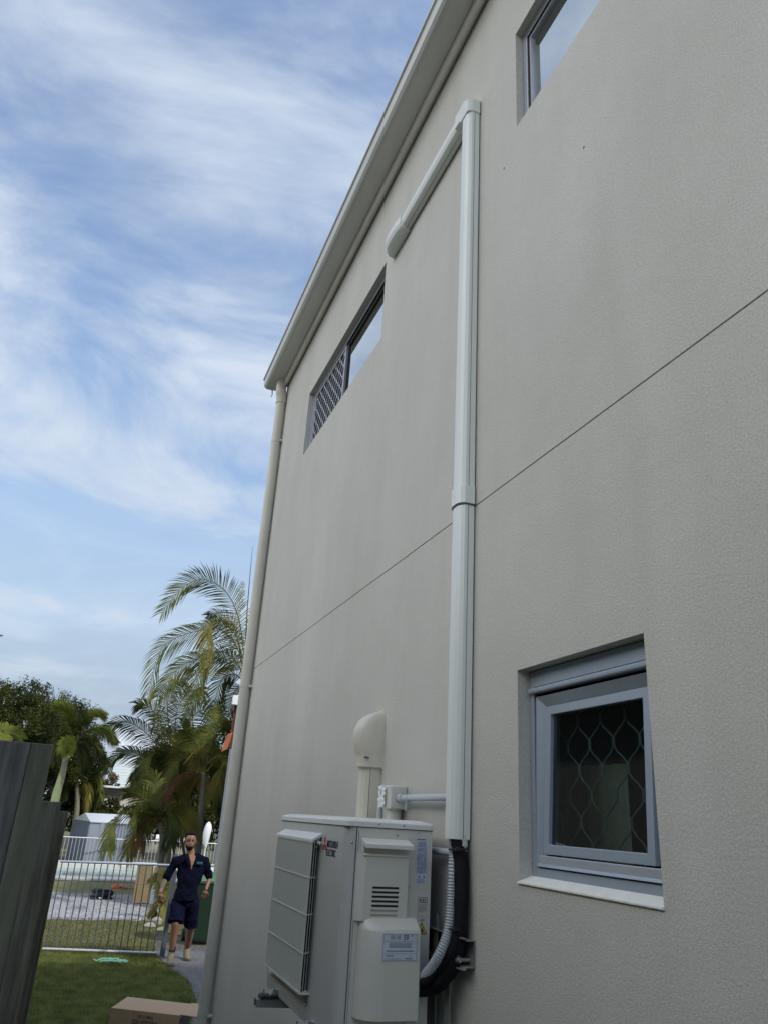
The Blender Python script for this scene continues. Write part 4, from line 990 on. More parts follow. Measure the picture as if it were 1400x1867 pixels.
# neighbouring building glimpsed behind the downpipe
nbh = thing('neighbouring_house', (3.4, 18, 0), 'dark red house corner with a white gutter behind the downpipe', 'house')
MB().prism([(3.07, 18, 3.45), (8.5, 18, 3.45), (8.5, 24, 3.45), (4.38, 24, 3.45)], (0, 0, 1.0)).build('wall', M['redwall'], nbh)
MB().prism([(3.09, 18.02, 0), (8.5, 18.02, 0), (8.5, 24, 0), (4.40, 24, 0)], (0, 0, 3.448)).build('lower_wall', M['fascia_grey'], nbh)
MB().prism([(2.98, 17.85, 4.40), (8.7, 17.85, 4.40), (8.7, 24.2, 4.40), (4.36, 24.2, 4.40)], (0, 0, .2)).build('gutter', M['white'], nbh, bevel=.02)
MB().add([(2.95, 17.9, 4.60), (8.6, 17.9, 4.60), (8.6, 24.1, 4.6), (4.3, 24.1, 4.6), (6.2, 21, 5.5)], [(0, 1, 4), (1, 2, 4), (2, 3, 4), (3, 0, 4)]).build('roof', M['roofmetal'], nbh)
o = MB(); p0 = pt(404, 1371, 16); p1 = pt(415, 1342, 16); p2 = pt(424, 1338, 16.6); p3 = pt(415, 1366, 16.6)
o.add([p0, p1, p2, p3] + [q + Vector((0, 0, .03)) for q in (p0, p1, p2, p3)], [(0, 1, 2, 3), (7, 6, 5, 4), (0, 4, 5, 1), (1, 5, 6, 2), (2, 6, 7, 3), (3, 7, 4, 0)])
tag(o.build('shade_sail', M['sail']), 'small bright orange shade cloth corner beside the downpipe', 'shade sail')

# unseen added house, shaped to darken the low window's reflection and lower wall
lh = thing('added_brick_house', (-3.2, 1, 0), 'unseen single storey house added beyond the timber fence to darken the low window reflection', 'house')
Box((-9, -9, 0), (-1.95, 9.0, 3.7)).build('wall', M['brick'], lh)
MB().prism([(-9.6, -9.5, 3.7), (-1.55, -9.5, 3.7), (-5.5, -9.5, 4.7)], (0, 18.8, 0)).build('roof', M['roof_tile'], lh)
for (a, c) in ((-3.4, -2.2), (.6, 1.8), (3.6, 4.8)):
    w = Box((-1.96, a, 1.0), (-1.92, c, 2.2)).build('window', M['alu_light'], lh); Box((-1.925, a + .06, 1.06), (-1.912, c - .06, 2.14)).build('pane', M['ac_dark'], w)

# ------------------------------------------------------------------ foliage
def frond(name, pts, m, parent, leaflen=.55, pairs=38, lw=.028, droop=.55, plume=False, rad=.018, spread=1.0, seed=0, start=.12):
    rd = random.Random(seed); P = catmull(pts, 40); b = MB(); ux = rd.uniform(-.3, .3)
    pairs = int(pairs * (1.45 if not plume else 1.8)); lw *= (1.0 if not plume else .62)
    b.tube(P, [rad * (1 - .8 * i / 40) for i in range(41)], 5, caps=False)
    for k in range(pairs):
        t = start + (1 - start) * (k + rd.uniform(-.2, .2)) / pairs; t = min(max(t, 0), .999)
        i = min(int(t * 40), 39); c = P[i].lerp(P[i + 1], t * 40 - i); tan = (P[i + 1] - P[i]).normalized()
        U_ = Vector((ux, .80, .60)); side = tan.cross(U_)
        if side.length < .15: side = tan.cross(Vector((1, 0, 0)))
        side.normalize(); nrm = side.cross(tan)
        env = math.sin(math.pi * (.12 + .80 * t)) ** .6
        for sg in ((-1, 1) if not plume else (-1, 1, -1, 1, -1, 1)):
            L_ = leaflen * env * rd.uniform(.82, 1.1)
            if plume:
                a = rd.uniform(0, 2 * math.pi); s_ = side * math.cos(a) + nrm * math.sin(a)
            else: s_ = side * sg * spread + nrm * rd.uniform(.05, .35)
            d_ = (s_ * (.85 - .35 * t) + tan * (.35 + .55 * t)).normalized()
            d_ = (d_ + Vector([rd.uniform(-.08, .08) for _ in range(3)])).normalized()
            wv = d_.cross(nrm if not plume else tan).normalized() * lw * .5
            g1 = Vector((0, 0, -droop * L_ * .16)); g2 = Vector((0, 0, -droop * L_ * .62))
            q0, q1, q2 = c, c + d_ * L_ * .5 + g1, c + d_ * L_ * .92 + g2
            b.add([q0 - wv * .5, q0 + wv * .5, q1 - wv, q1 + wv, q2], [(0, 1, 3, 2), (2, 3, 4)])
    return b.build(name, m, parent)

def palm(label, trunkpts, rad, fronds, Y, group=None, shaft=None, bushy=False, extra=0):
    P = [pt(x, y, Y) for x, y in trunkpts]
    root = Vector((P[-1].x + .05, Y, 0))
    t = thing('palm_tree', root, label, 'palm tree', group)
    path = [P[0]] + P[1:] + [root]
    Q = catmull(path, 24)
    MB().tube(Q, [rad * (.8 + .5 * i / 24) + (.004 if i % 2 else 0) for i in range(25)], 10).build('trunk', M['trunk'], t)
    if shaft: MB().tube([pt(x, y, Y) for x, y in shaft[0]], shaft[1], 12).build('crownshaft', M['shaft'], t)
    rr_ = random.Random(int(trunkpts[0][0]) * 13 + int(trunkpts[0][1])); fronds = list(fronds)
    cx_, cy_ = trunkpts[0]
    for k in range(extra):
        an = rr_.uniform(-.25, math.pi + .25); ln_ = rr_.uniform(45, 85) * 22 / Y; dx, dy_ = math.cos(an) * ln_, -math.sin(an) * ln_ * rr_.uniform(.5, 1.0)
        dp = rr_.uniform(25, 60); zz_ = rr_.uniform(-1.3, 1.3)
        fronds.append(([(cx_, cy_ + 4), (cx_ + dx * .35, cy_ + dy_ * .6), (cx_ + dx * .75, cy_ + dy_ * .85 + dp * .15), (cx_ + dx * 1.05, cy_ + dy_ * .6 + dp)],
                       rr_.choice(['frond', 'frond_dark', 'frond', 'frond_yellow', 'frond_brown']), dict(leaflen=rr_.uniform(.4, .6), pairs=34, droop=rr_.uniform(.6, 1.3), dy=zz_, lw=.024)))
    for i, fr_ in enumerate(fronds):
        pts, mm = fr_[0], fr_[1]; kw = dict(fr_[2]) if len(fr_) > 2 else {}
        dy = kw.pop('dy', 0.0); n_ = len(pts)
        W = [pt(x, y, Y + dy * k / (n_ - 1)) for k, (x, y) in enumerate(pts)]
        frond('frond', W, M[mm], t, seed=i * 7 + len(pts), plume=bushy, **kw)
    return t
G = 'golden cane palms behind the gate'
palm('tallest slender palm with arching fronds rising behind the downpipe', [(447, 1215), (442, 1330), (425, 1520)], .075, [
    ([(447, 1215), (436, 1130), (415, 1083), (387, 1061), (358, 1058), (326, 1078), (294, 1118)], 'frond', dict(leaflen=.85, pairs=52, droop=.25, dy=-1.0)),
    ([(446, 1220), (428, 1172), (398, 1146), (367, 1150), (329, 1160), (292, 1188), (268, 1270)], 'frond', dict(leaflen=.85, pairs=50, droop=.6, dy=-.8)),
    ([(446, 1235), (428, 1208), (377, 1200), (329, 1217), (285, 1272)], 'frond', dict(leaflen=.85, pairs=50, droop=.7, dy=-.4)),
    ([(447, 1215), (432, 1162), (410, 1136), (390, 1134), (380, 1158), (377, 1215)], 'frond_yellow', dict(leaflen=.6, pairs=46, droop=1.2, dy=-.7)),
    ([(446, 1235), (425, 1200), (395, 1190), (365, 1225), (345, 1300)], 'frond', dict(leaflen=.75, pairs=44, droop=1.0)),
    ([(446, 1245), (428, 1230), (405, 1240), (390, 1290), (385, 1350)], 'frond_dark', dict(leaflen=.7, pairs=44, droop=.8, dy=.8)),
    ([(446, 1240), (436, 1180), (425, 1140), (402, 1120), (378, 1122)], 'frond_dark', dict(leaflen=.6, pairs=40, droop=.5, dy=1.6)),
    ([(446, 1245), (430, 1260), (418, 1290), (412, 1350)], 'frond_dark', dict(leaflen=.6, pairs=34, droop=.6, dy=1)),
    ([(447, 1215), (450, 1130), (456, 1050), (461, 997)], 'frond', dict(leaflen=.02, pairs=8, droop=0, rad=.024)),
    ([(447, 1215), (475, 1130), (530, 1090), (590, 1130)], 'frond', dict(leaflen=.8, pairs=50)),
    ([(447, 1225), (490, 1200), (550, 1230), (590, 1310)], 'frond', dict(leaflen=.8, pairs=50)),
    ([(447, 1215), (428, 1140), (437, 1100), (444, 1060)], 'frond_yellow', dict(leaflen=.45, pairs=30, dy=1.5)),
], 22.0, G)
palm('broad middle palm whose dark fronds arch left towards the sky gap', [(313, 1400), (305, 1440), (308, 1530)], .085, [
    ([(312, 1402), (284, 1357), (258, 1330), (226, 1316), (191, 1329)], 'frond_dark', dict(leaflen=.72, pairs=46, droop=.7)),
    ([(312, 1405), (282, 1398), (260, 1379), (226, 1371), (190, 1402)], 'frond_dark', dict(leaflen=.62, pairs=44, droop=.6, dy=-.5)),
    ([(314, 1400), (300, 1350), (290, 1310), (268, 1287), (250, 1284)], 'frond', dict(leaflen=.7, pairs=44, droop=.6, dy=.6)),
    ([(314, 1400), (318, 1340), (325, 1290), (345, 1262), (372, 1258)], 'frond', dict(leaflen=.85, pairs=50, droop=.8)),
    ([(314, 1400), (330, 1345), (360, 1300), (395, 1295), (420, 1330)], 'frond_dark', dict(leaflen=.8, pairs=50, droop=.7, dy=-.5)),
    ([(314, 1400), (308, 1330), (306, 1280), (318, 1250), (338, 1242)], 'frond_dark', dict(leaflen=.8, pairs=46, droop=.7, dy=.8)),
    ([(314, 1402), (335, 1370), (365, 1355), (395, 1375), (410, 1410)], 'frond', dict(leaflen=.75, pairs=46, droop=.9)),
    ([(314, 1404), (300, 1380), (280, 1375), (262, 1400), (252, 1450)], 'frond_dark', dict(leaflen=.6, pairs=40, droop=.8, dy=-.6)),
    ([(314, 1402), (322, 1372), (340, 1340), (365, 1335), (385, 1360)], 'frond_yellow', dict(leaflen=.6, pairs=40, droop=1.0, dy=-.8)),
    ([(312, 1402), (306, 1420), (298, 1450), (294, 1490)], 'frond_brown', dict(leaflen=.45, pairs=34, droop=1.3, rad=.012)),
    ([(314, 1402), (325, 1400), (333, 1430), (330, 1475)], 'frond_brown', dict(leaflen=.45, pairs=34, droop=1.3, rad=.012)),
    ([(314, 1400), (304, 1370), (290, 1340), (285, 1300)], 'frond', dict(leaflen=.6, pairs=36, droop=.5, dy=1)),
    ([(314, 1404), (340, 1392), (362, 1402), (378, 1440)], 'frond_brown', dict(leaflen=.5, pairs=36, droop=1.1, dy=-.5)),
], 24.0, G, extra=12)
palm('palm with ringed pale trunk beside the person, holding one yellow drooping frond', [(372, 1408), (370, 1450), (362, 1535)], .085, [
    ([(373, 1418), (360, 1414), (340, 1424), (322, 1440), (306, 1466)], 'frond_yellow', dict(leaflen=.55, pairs=36, droop=1.9)),
    ([(376, 1408), (398, 1386), (408, 1392), (400, 1420), (388, 1455)], 'frond_yellow', dict(leaflen=.55, pairs=40, droop=1.2, dy=-.4)),
    ([(374, 1408), (365, 1370), (350, 1345), (325, 1335)], 'frond', dict(leaflen=.6, pairs=38, droop=.8)),
    ([(374, 1408), (385, 1360), (395, 1330), (415, 1320)], 'frond', dict(leaflen=.6, pairs=38, droop=.8)),
    ([(374, 1410), (392, 1410), (405, 1440), (408, 1480)], 'frond_dark', dict(leaflen=.5, pairs=38, droop=1)),
    ([(374, 1410), (352, 1395), (335, 1400), (325, 1440)], 'frond_dark', dict(leaflen=.5, pairs=38, droop=1, dy=1)),
    ([(374, 1406), (378, 1350), (385, 1310), (400, 1285)], 'frond', dict(leaflen=.55, pairs=38, droop=.6, dy=1)),
], 21.5, G, extra=10)
palm('low leaning palm whose frond hangs in front of the shed', [(292, 1500), (296, 1540)], .07, [
    ([(290, 1498), (265, 1483), (240, 1480), (216, 1490), (203, 1515), (196, 1552)], 'frond', dict(leaflen=.5, pairs=46, droop=1.1, dy=-1.5)),
    ([(291, 1500), (272, 1468), (252, 1448), (232, 1446)], 'frond', dict(leaflen=.55, pairs=36, droop=.3)),
    ([(291, 1500), (285, 1460), (284, 1430), (270, 1412)], 'frond', dict(leaflen=.6, pairs=38, droop=.4, dy=.5)),
    ([(292, 1500), (300, 1480), (312, 1500), (312, 1540)], 'frond_dark', dict(leaflen=.5, pairs=36, droop=1.1, dy=-.5)),
    ([(291, 1502), (275, 1498), (260, 1512), (256, 1545)], 'frond_brown', dict(leaflen=.45, pairs=36, droop=1.1, dy=-.5)),
    ([(292, 1498), (320, 1470), (345, 1480), (355, 1520)], 'frond_yellow', dict(leaflen=.5, pairs=38, droop=1.1)),
    ([(292, 1498), (302, 1450), (322, 1430), (350, 1440)], 'frond_dark', dict(leaflen=.6, pairs=38, droop=.8, dy=.8)),
], 21.0, G, extra=6)
palm('small clump of yellowing palm leaves low behind the gate post', [(296, 1640), (296, 1680)], .05, [
    ([(296, 1650), (292, 1615), (286, 1600), (278, 1606)], 'frond', dict(leaflen=.24, pairs=28, droop=.7)),
    ([(296, 1650), (300, 1610), (305, 1590)], 'frond', dict(leaflen=.3, pairs=28, droop=.6)),
    ([(296, 1655), (286, 1650), (278, 1672), (272, 1702)], 'frond_yellow', dict(leaflen=.24, pairs=30, droop=1)),
    ([(296, 1650), (308, 1625), (315, 1640), (316, 1670)], 'frond_yellow', dict(leaflen=.3, pairs=30, droop=1)),
    ([(296, 1655), (302, 1640), (304, 1660), (300, 1690)], 'frond_yellow', dict(leaflen=.3, pairs=30, droop=1, dy=-.4)),
], 17.6)
G2 = 'foxtail palms by the back fence'
palm('bright green foxtail palm with bushy plumes and a pale crownshaft', [(122, 1372), (112, 1420), (98, 1470)], .09, [
    ([(134, 1352), (131, 1318), (122, 1296), (106, 1286)], 'frond_bright', dict(leaflen=.56, pairs=56, droop=.3, lw=.05)),
    ([(140, 1350), (152, 1318), (170, 1302), (188, 1302)], 'frond_bright', dict(leaflen=.50, pairs=50, droop=.6, lw=.05)),
    ([(141, 1350), (165, 1332), (190, 1332), (210, 1350)], 'frond_bright', dict(leaflen=.48, pairs=50, droop=.5, lw=.045)),
    ([(138, 1352), (160, 1350), (180, 1365), (190, 1385)], 'frond_dark', dict(leaflen=.36, pairs=40, droop=.7, lw=.04)),
    ([(130, 1352), (124, 1352), (122, 1362), (123, 1372)], 'frond_bright', dict(leaflen=.40, pairs=44, droop=.3, lw=.035, dy=-2.0)),
    ([(138, 1354), (150, 1365), (158, 1385), (156, 1400)], 'frond_dark', dict(leaflen=.38, pairs=40, droop=.7, lw=.04, dy=.6)),
    ([(134, 1354), (115, 1345), (105, 1365), (102, 1390)], 'frond_dark', dict(leaflen=.36, pairs=36, droop=.7, lw=.04, dy=.5)),
    ([(140, 1345), (152, 1318), (162, 1294)], 'frond_bright', dict(leaflen=.05, pairs=10, droop=0, rad=.022)),
], 24.0, G2, shaft=([(118, 1396), (112, 1416), (104, 1445), (99, 1468)], [.05, .085, .11, .12]), bushy=True)
palm('smaller foxtail palm drooping beside the shed roof', [(140, 1425), (140, 1480)], .10, [
    ([(138, 1418), (155, 1402), (178, 1415), (186, 1455)], 'frond', dict(leaflen=.58, pairs=50, droop=.9, lw=.06)),
    ([(138, 1420), (150, 1418), (160, 1440), (158, 1475)], 'frond_yellow', dict(leaflen=.50, pairs=46, droop=.9, lw=.06)),
    ([(138, 1420), (128, 1410), (120, 1425), (118, 1450)], 'frond_dark', dict(leaflen=.52, pairs=46, droop=.9, lw=.06)),
    ([(138, 1418), (165, 1425), (172, 1450), (170, 1480)], 'frond_dark', dict(leaflen=.52, pairs=46, droop=.8, lw=.06, dy=.8)),
], 36.5, G2, bushy=True)
palm('bright palm leaves just showing over the top of the nearest fence boards', [(2, 1352), (2, 1420)], .07, [
    ([(4, 1362), (12, 1340), (24, 1338), (38, 1346)], 'frond_bright', dict(leaflen=.35, pairs=26, droop=.3, lw=.05)),
    ([(2, 1362), (-6, 1335), (-22, 1330), (-40, 1350)], 'frond_bright', dict(leaflen=.4, pairs=26, droop=.3, lw=.05)),
    ([(2, 1362), (6, 1338), (14, 1326)], 'frond_bright', dict(leaflen=.3, pairs=22, droop=.3, lw=.05)),
], 20.0)

def leaves(name, blobs, m, parent, size, count, seed=1, flat=.6):
    rd = random.Random(seed); V_ = []; F_ = []
    tot = sum(r[0] * r[1] * r[2] for _, r in blobs)
    for c, r in blobs:
        k = int(count * r[0] * r[1] * r[2] / tot)
        sub = [Vector([rd.gauss(0, 1) for _ in range(3)]).normalized() * rd.uniform(.45, .97) for _ in range(max(8, k // 110))]
        for _ in range(k):
            s_ = rd.choice(sub); q = s_ + Vector([max(-.2, min(.2, rd.gauss(0, .10))) for _ in range(3)])
            p = Vector((c[0] + q.x * r[0], c[1] + q.y * r[1], c[2] + q.z * r[2]))
            a = Vector([rd.gauss(0, 1) for _ in range(3)]).normalized(); b_ = a.cross(Vector([rd.gauss(0, 1) for _ in range(3)])).normalized()
            s2 = size * rd.uniform(.6, 1.2); i0 = len(V_)
            V_ += [p - a * s2, p + b_ * s2 * flat * .6, p + a * s2, p - b_ * s2 * flat * .6]; F_.append((i0, i0 + 1, i0 + 2, i0 + 3))
    return MB().add(V_, F_).build(name, m, parent)
def tree(label, root, blobs, m, size, count, cat='tree', name='tree', group=None, seed=1, trunk=.18):
    t = thing(name, root, label, cat, group)
    top = Vector(blobs[0][0])
    b = MB()
    if trunk:
        rd = random.Random(seed)
        k = Vector(root).lerp(top, .45); b.tube([root, (root[0] + .1, root[1], k.z * .5), k], [trunk * 1.2, trunk, trunk * .8], 9)
        for c, r in blobs:
            c = Vector(c); mid = k.lerp(c, .5) + Vector((rd.uniform(-.2, .2), 0, .2)); b.tube([k, mid, c], [trunk * .6, trunk * .4, trunk * .12], 7)
            for _ in range(6):
                e = c + Vector([rd.uniform(-.75, .75) * r[i] for i in range(3)]); b.tube([mid, mid.lerp(e, .5) + Vector((0, 0, .1)), e], [trunk * .22, trunk * .14, .012], 5, caps=False)
        b.build('trunk', M['bark'], t)
    leaves('crown', blobs, m, t, size, count, seed); return t
def blob(px, py, Y, rx, ry, rz): return (tuple(pt(px, py, Y)), (rx, ry, rz))
tree('large dark leafy tree filling the left edge behind the fence', (-2.6, 34, 0), [
    blob(20, 1330, 34, 2.0, 1.6, 1.9), blob(25, 1283, 34, 1.5, 1.3, 1.0), blob(-50, 1300, 35, 1.8, 1.4, 1.8), blob(10, 1390, 34, 1.5, 1.2, 1.2), blob(60, 1320, 33.5, 1.0, 1.0, 1.0), blob(40, 1262, 34, .5, .4, .35), blob(5, 1258, 34, .6, .5, .4)], M['leaf_dark'], .062, 42000, seed=2)
tree('rounded dark tree behind the foxtail palm', (-.6, 36, 0), [
    blob(115, 1330, 36, 1.45, 1.3, 1.45), blob(85, 1310, 36, 1.0, 1.0, 1.0), blob(140, 1310, 36, .75, .8, .75), blob(130, 1380, 36, 1.4, 1.2, 1.3), blob(87, 1264, 36, .24, .25, .45), blob(160, 1370, 36, .9, .9, 1.0), blob(75, 1385, 36, 1.2, 1.0, 1.2)], M['leaf_dark'], .062, 40000, seed=4)
tree('brownish bare twiggy shrub beside the white gable', tuple(Vector((pt(192, 1440, 43).x, 43, 0))), [blob(192, 1425, 43, .75, .6, .95), blob(180, 1445, 43, .6, .5, .8)], M['leaf_brown'], .08, 3000, cat='shrub', name='shrub', seed=5, trunk=.06)
tree('dense dark green shrubs crowding behind the shed roof', (.3, 38, 0), [
    blob(135, 1470, 37.5, 1.2, .8, 1.1), blob(175, 1478, 38, 1.3, .8, .8), blob(110, 1440, 38, 1.2, .8, 1.4), blob(215, 1492, 38.5, 1.2, .8, .7), blob(150, 1430, 38, .8, .8, 1.2)], M['leaf_mid'], .10, 13000, cat='shrub', name='shrub', seed=6, trunk=.06)
tree('tall dark hedge mass behind the palms beside the house', (5.2, 38, 0), [
    blob(290, 1470, 38, 1.0, .8, 1.6), blob(330, 1440, 38, 1.3, .9, 2.2), blob(370, 1430, 38, 1.4, .9, 2.4), blob(405, 1440, 38, 1.3, .9, 2.6), blob(345, 1500, 37, 1.8, .9, 1.1), blob(300, 1500, 38, .8, .6, .8)], M['leaf_mid'], .12, 17000, cat='hedge', name='hedge', seed=8, trunk=.08)
tree('thin understorey shrub with sparse leaves among the palm trunks', (3.3, 25, 0), [
    blob(335, 1400, 25, .9, .6, 1.0), blob(360, 1370, 25.5, .9, .6, .9), blob(300, 1400, 25.5, .6, .5, .7), blob(390, 1390, 25, .6, .5, 1.1), blob(345, 1330, 25, .7, .5, .8)], M['leaf_mid'], .075, 6000, cat='shrub', name='shrub', seed=9, trunk=.05)

# ------------------------------------------------------------------ lawn blades
def grass(name, x0, x1, y0, y1, dens, hmin, hmax, w_, m, seed, excl=None):
    rs = np.random.RandomState(seed); n = int((x1 - x0) * (y1 - y0) * dens)
    x = rs.uniform(x0, x1, n); y = rs.uniform(y0, y1, n)
    if excl is not None:
        k = excl(x, y); x, y = x[k], y[k]; n = len(x)
    h = rs.uniform(hmin, hmax, n); a = rs.uniform(0, 2 * np.pi, n); lx = rs.normal(0, .5, n) * h; ly = rs.normal(0, .5, n) * h
    V_ = np.zeros((n, 3, 3)); cx_, cy_ = np.cos(a) * w_, np.sin(a) * w_
    V_[:, 0] = np.stack([x - cx_, y - cy_, np.zeros(n)], 1); V_[:, 1] = np.stack([x + cx_, y + cy_, np.zeros(n)], 1); V_[:, 2] = np.stack([x + lx, y + ly, h], 1)
    me = bpy.data.meshes.new(name); me.vertices.add(3 * n); me.vertices.foreach_set('co', V_.ravel())
    me.loops.add(3 * n); me.loops.foreach_set('vertex_index', np.arange(3 * n)); me.polygons.add(n)
    me.polygons.foreach_set('loop_start', np.arange(0, 3 * n, 3)); me.polygons.foreach_set('loop_total', np.full(n, 3)); me.update(); me.validate()
    me.materials.append(m); o = bpy.data.objects.new(name, me); COL.objects.link(o); tag(o, kind='stuff'); return o
def offpath(x, y):
    edge = np.interp(y, [6.5, 9.5, 10.5, 11.7, 12.6, 13.6], [1.3, 1.6, 1.8, 1.86, 1.70, 1.62]); return x < edge + np.random.RandomState(1).normal(0, .04, len(x))
g1_ = grass('grass', -.3, 2.0, 7.5, 13.9, 4200, .015, .055, .0035, M['blade'], 1, offpath)
tag(g1_, 'short green lawn grass in the building shade', 'grass')
g2_ = grass('grass', -.6, 2.6, 13.9, 17.6, 2600, .015, .045, .004, M['blade_dry'], 2); tag(g2_, 'drier yellow green lawn grass behind the gate', 'grass')
# gravel stones
rs = random.Random(12); gvb = MB()
for i in range(2600):
    x_, y_ = rs.uniform(-.4, 3.0), rs.uniform(17.4, 22.2); r_ = rs.uniform(.012, .035)
    gvb.add([(x_ - r_, y_ - r_, .01), (x_ + r_, y_ - r_, .01), (x_ + r_ * .8, y_ + r_, .01), (x_ - r_, y_ + r_, .01), (x_ + rs.uniform(-.5, .5) * r_, y_, .01 + r_ * .9)], [(0, 1, 4), (1, 2, 4), (2, 3, 4), (3, 0, 4)])
o = gvb.build('gravel_stones', M['gravel']); tag(o, 'loose grey gravel stones spread behind the gate', 'gravel', kind='stuff')

# rocks edging the garden bed by the gate
def rock(p, s_, seed, lab):
    rd = random.Random(seed); b = MB(); b.ell((0, 0, 0), (1, 1, 1), n=9, m=6); ph = [rd.uniform(0, 6) for _ in range(6)]
    V_ = []
    for q in b.v:
        k = 1 + .18 * math.sin(3 * q[0] + ph[0]) + .15 * math.sin(4 * q[1] + ph[1]) + .12 * math.sin(5 * q[2] + ph[2])
        V_.append((p[0] + q[0] * s_[0] * k, p[1] + q[1] * s_[1] * k, p[2] + q[2] * s_[2] * k))
    b.v = V_; b.sm = [False] * len(b.sm); o = b.build('rock', M['rock'], bevel=.004); tag(o, lab, 'rock'); return o
rk = [(272, 1692, .11, 'pale rounded garden rock, leftmost at the bed edge behind the gate'), (284, 1686, .14, 'largest pale garden rock at the bed edge behind the gate'), (293, 1700, .09, 'small brown garden rock low beside the gate post'), (263, 1680, .07, 'small pebble sized rock beside the gravel edge behind the gate')]
for i, (x_, y_, s_, lb_) in enumerate(rk):
    r = M3 @ Vector((x_ - 700, -(y_ - 933.5), -1372.16)); t_ = -CAM_H / r.z; q = r * t_
    o = rock((q.x, q.y, .03), (s_, s_ * .8, s_ * .6), i, lb_); o['group'] = 'rocks edging the garden bed'

# ------------------------------------------------------------------ loose things in the yard
# coil of black hose / bag
bag = thing('hose_coil', (1.05, 21.15, .01), 'dark coiled hose heap lying on the gravel behind the gate', 'hose')
hb_ = MB(); P = []
for i in range(150):
    a = i * .42; r_ = .20 + .03 * math.sin(i * .37); P.append((1.05 + r_ * math.cos(a) * 1.1, 21.15 + r_ * math.sin(a) * .7, .03 + i * .0011 + .006 * math.sin(i)))
hb_.tube(P, .026, 7); hb_.tube([(.86, 21.0, .035), (.80, 20.93, .03), (.92, 20.86, .03), (1.1, 20.9, .03), (1.28, 21.02, .03)], .024, 7); hb_.build('coil', M['black'], bag)
MB().prism([(.97, 20.86, .05), (1.05, 20.83, .03), (1.06, 20.83, .05), (.98, 20.86, .075)], (0, .01, 0)).build('tag', M['white'], bag)
# orange cord
oc = MB(); rd = random.Random(4)
P = [(1.55 + .16 * math.cos(i * .7) * (1 + .3 * math.sin(i)), 23.65 + .14 * math.sin(i * .7), .03 + i * .0015) for i in range(40)]
oc.tube(P, .014, 6); oc.tube([(1.7, 23.6, .03), (1.85, 23.68, .03), (1.95, 23.75, .03)], .014, 6); tag(oc.build('extension_cord', M['orange']), 'bright orange extension cord bunched on the dry grass', 'cord')
# mint cloth strap on the lawn
mc = MB(); rd = random.Random(9)
for s_ in range(9):
    x_, y_ = rd.uniform(.64, .9), 12.78 + rd.uniform(-.10, .10); a = rd.uniform(-.5, .5)
    P = [Vector((x_ + .05 * k * math.cos(a), y_ + .05 * k * math.sin(a) + rd.uniform(-.02, .02), .05 + .03 * abs(math.sin(k + s_)))) for k in range(6)]
    w_ = Vector((0, .022, .004)); mc.add([q for p_ in P for q in (p_ - w_, p_ + w_)], [(2 * i, 2 * i + 2, 2 * i + 3, 2 * i + 1) for i in range(5)], True)
tag(mc.build('mint_netting', M['mint']), 'crumpled mint green strap netting lying on the near lawn', 'netting')
# leaning cardboard boxes
def panel_box(name, p, w_, dth, h_, yaw, tilt, m, lab):
    b = MB().box((-w_ / 2, -dth / 2, 0), (w_ / 2, dth / 2, h_)); t_ = thing(name, p, lab, 'box')
    o = b.build('carton', m, None, bevel=.006); o.parent = t_
    f_ = MB().box((-w_ / 2 + .02, -dth / 2 - .004, h_ * .47), (w_ / 2 - .02, -dth / 2 - .001, h_ * .50)).build('tape', M['card'], None); f_.parent = t_
    t_.rotation_euler = (tilt, 0, yaw); return t_
panel_box('cardboard_box', (1.90, 20.3, .02), .36, .13, .80, R_(-14), R_(-6), M['card_pale'], 'tall flat cardboard carton leaning upright on the gravel, left of the pair').rotation_euler[1] = R_(-3)
panel_box('cardboard_box', (2.22, 20.6, .02), .20, .14, .76, R_(28), R_(-5), M['card_pale'], 'narrow yellowish cardboard carton standing behind the taller carton').rotation_euler[1] = R_(4)
o = Box((2.08, 20.12, .02), (2.20, 20.2, .42)).build('white_panel', M['white'], bevel=.004); tag(o, 'small white foam panel propped against the cartons', 'foam panel')
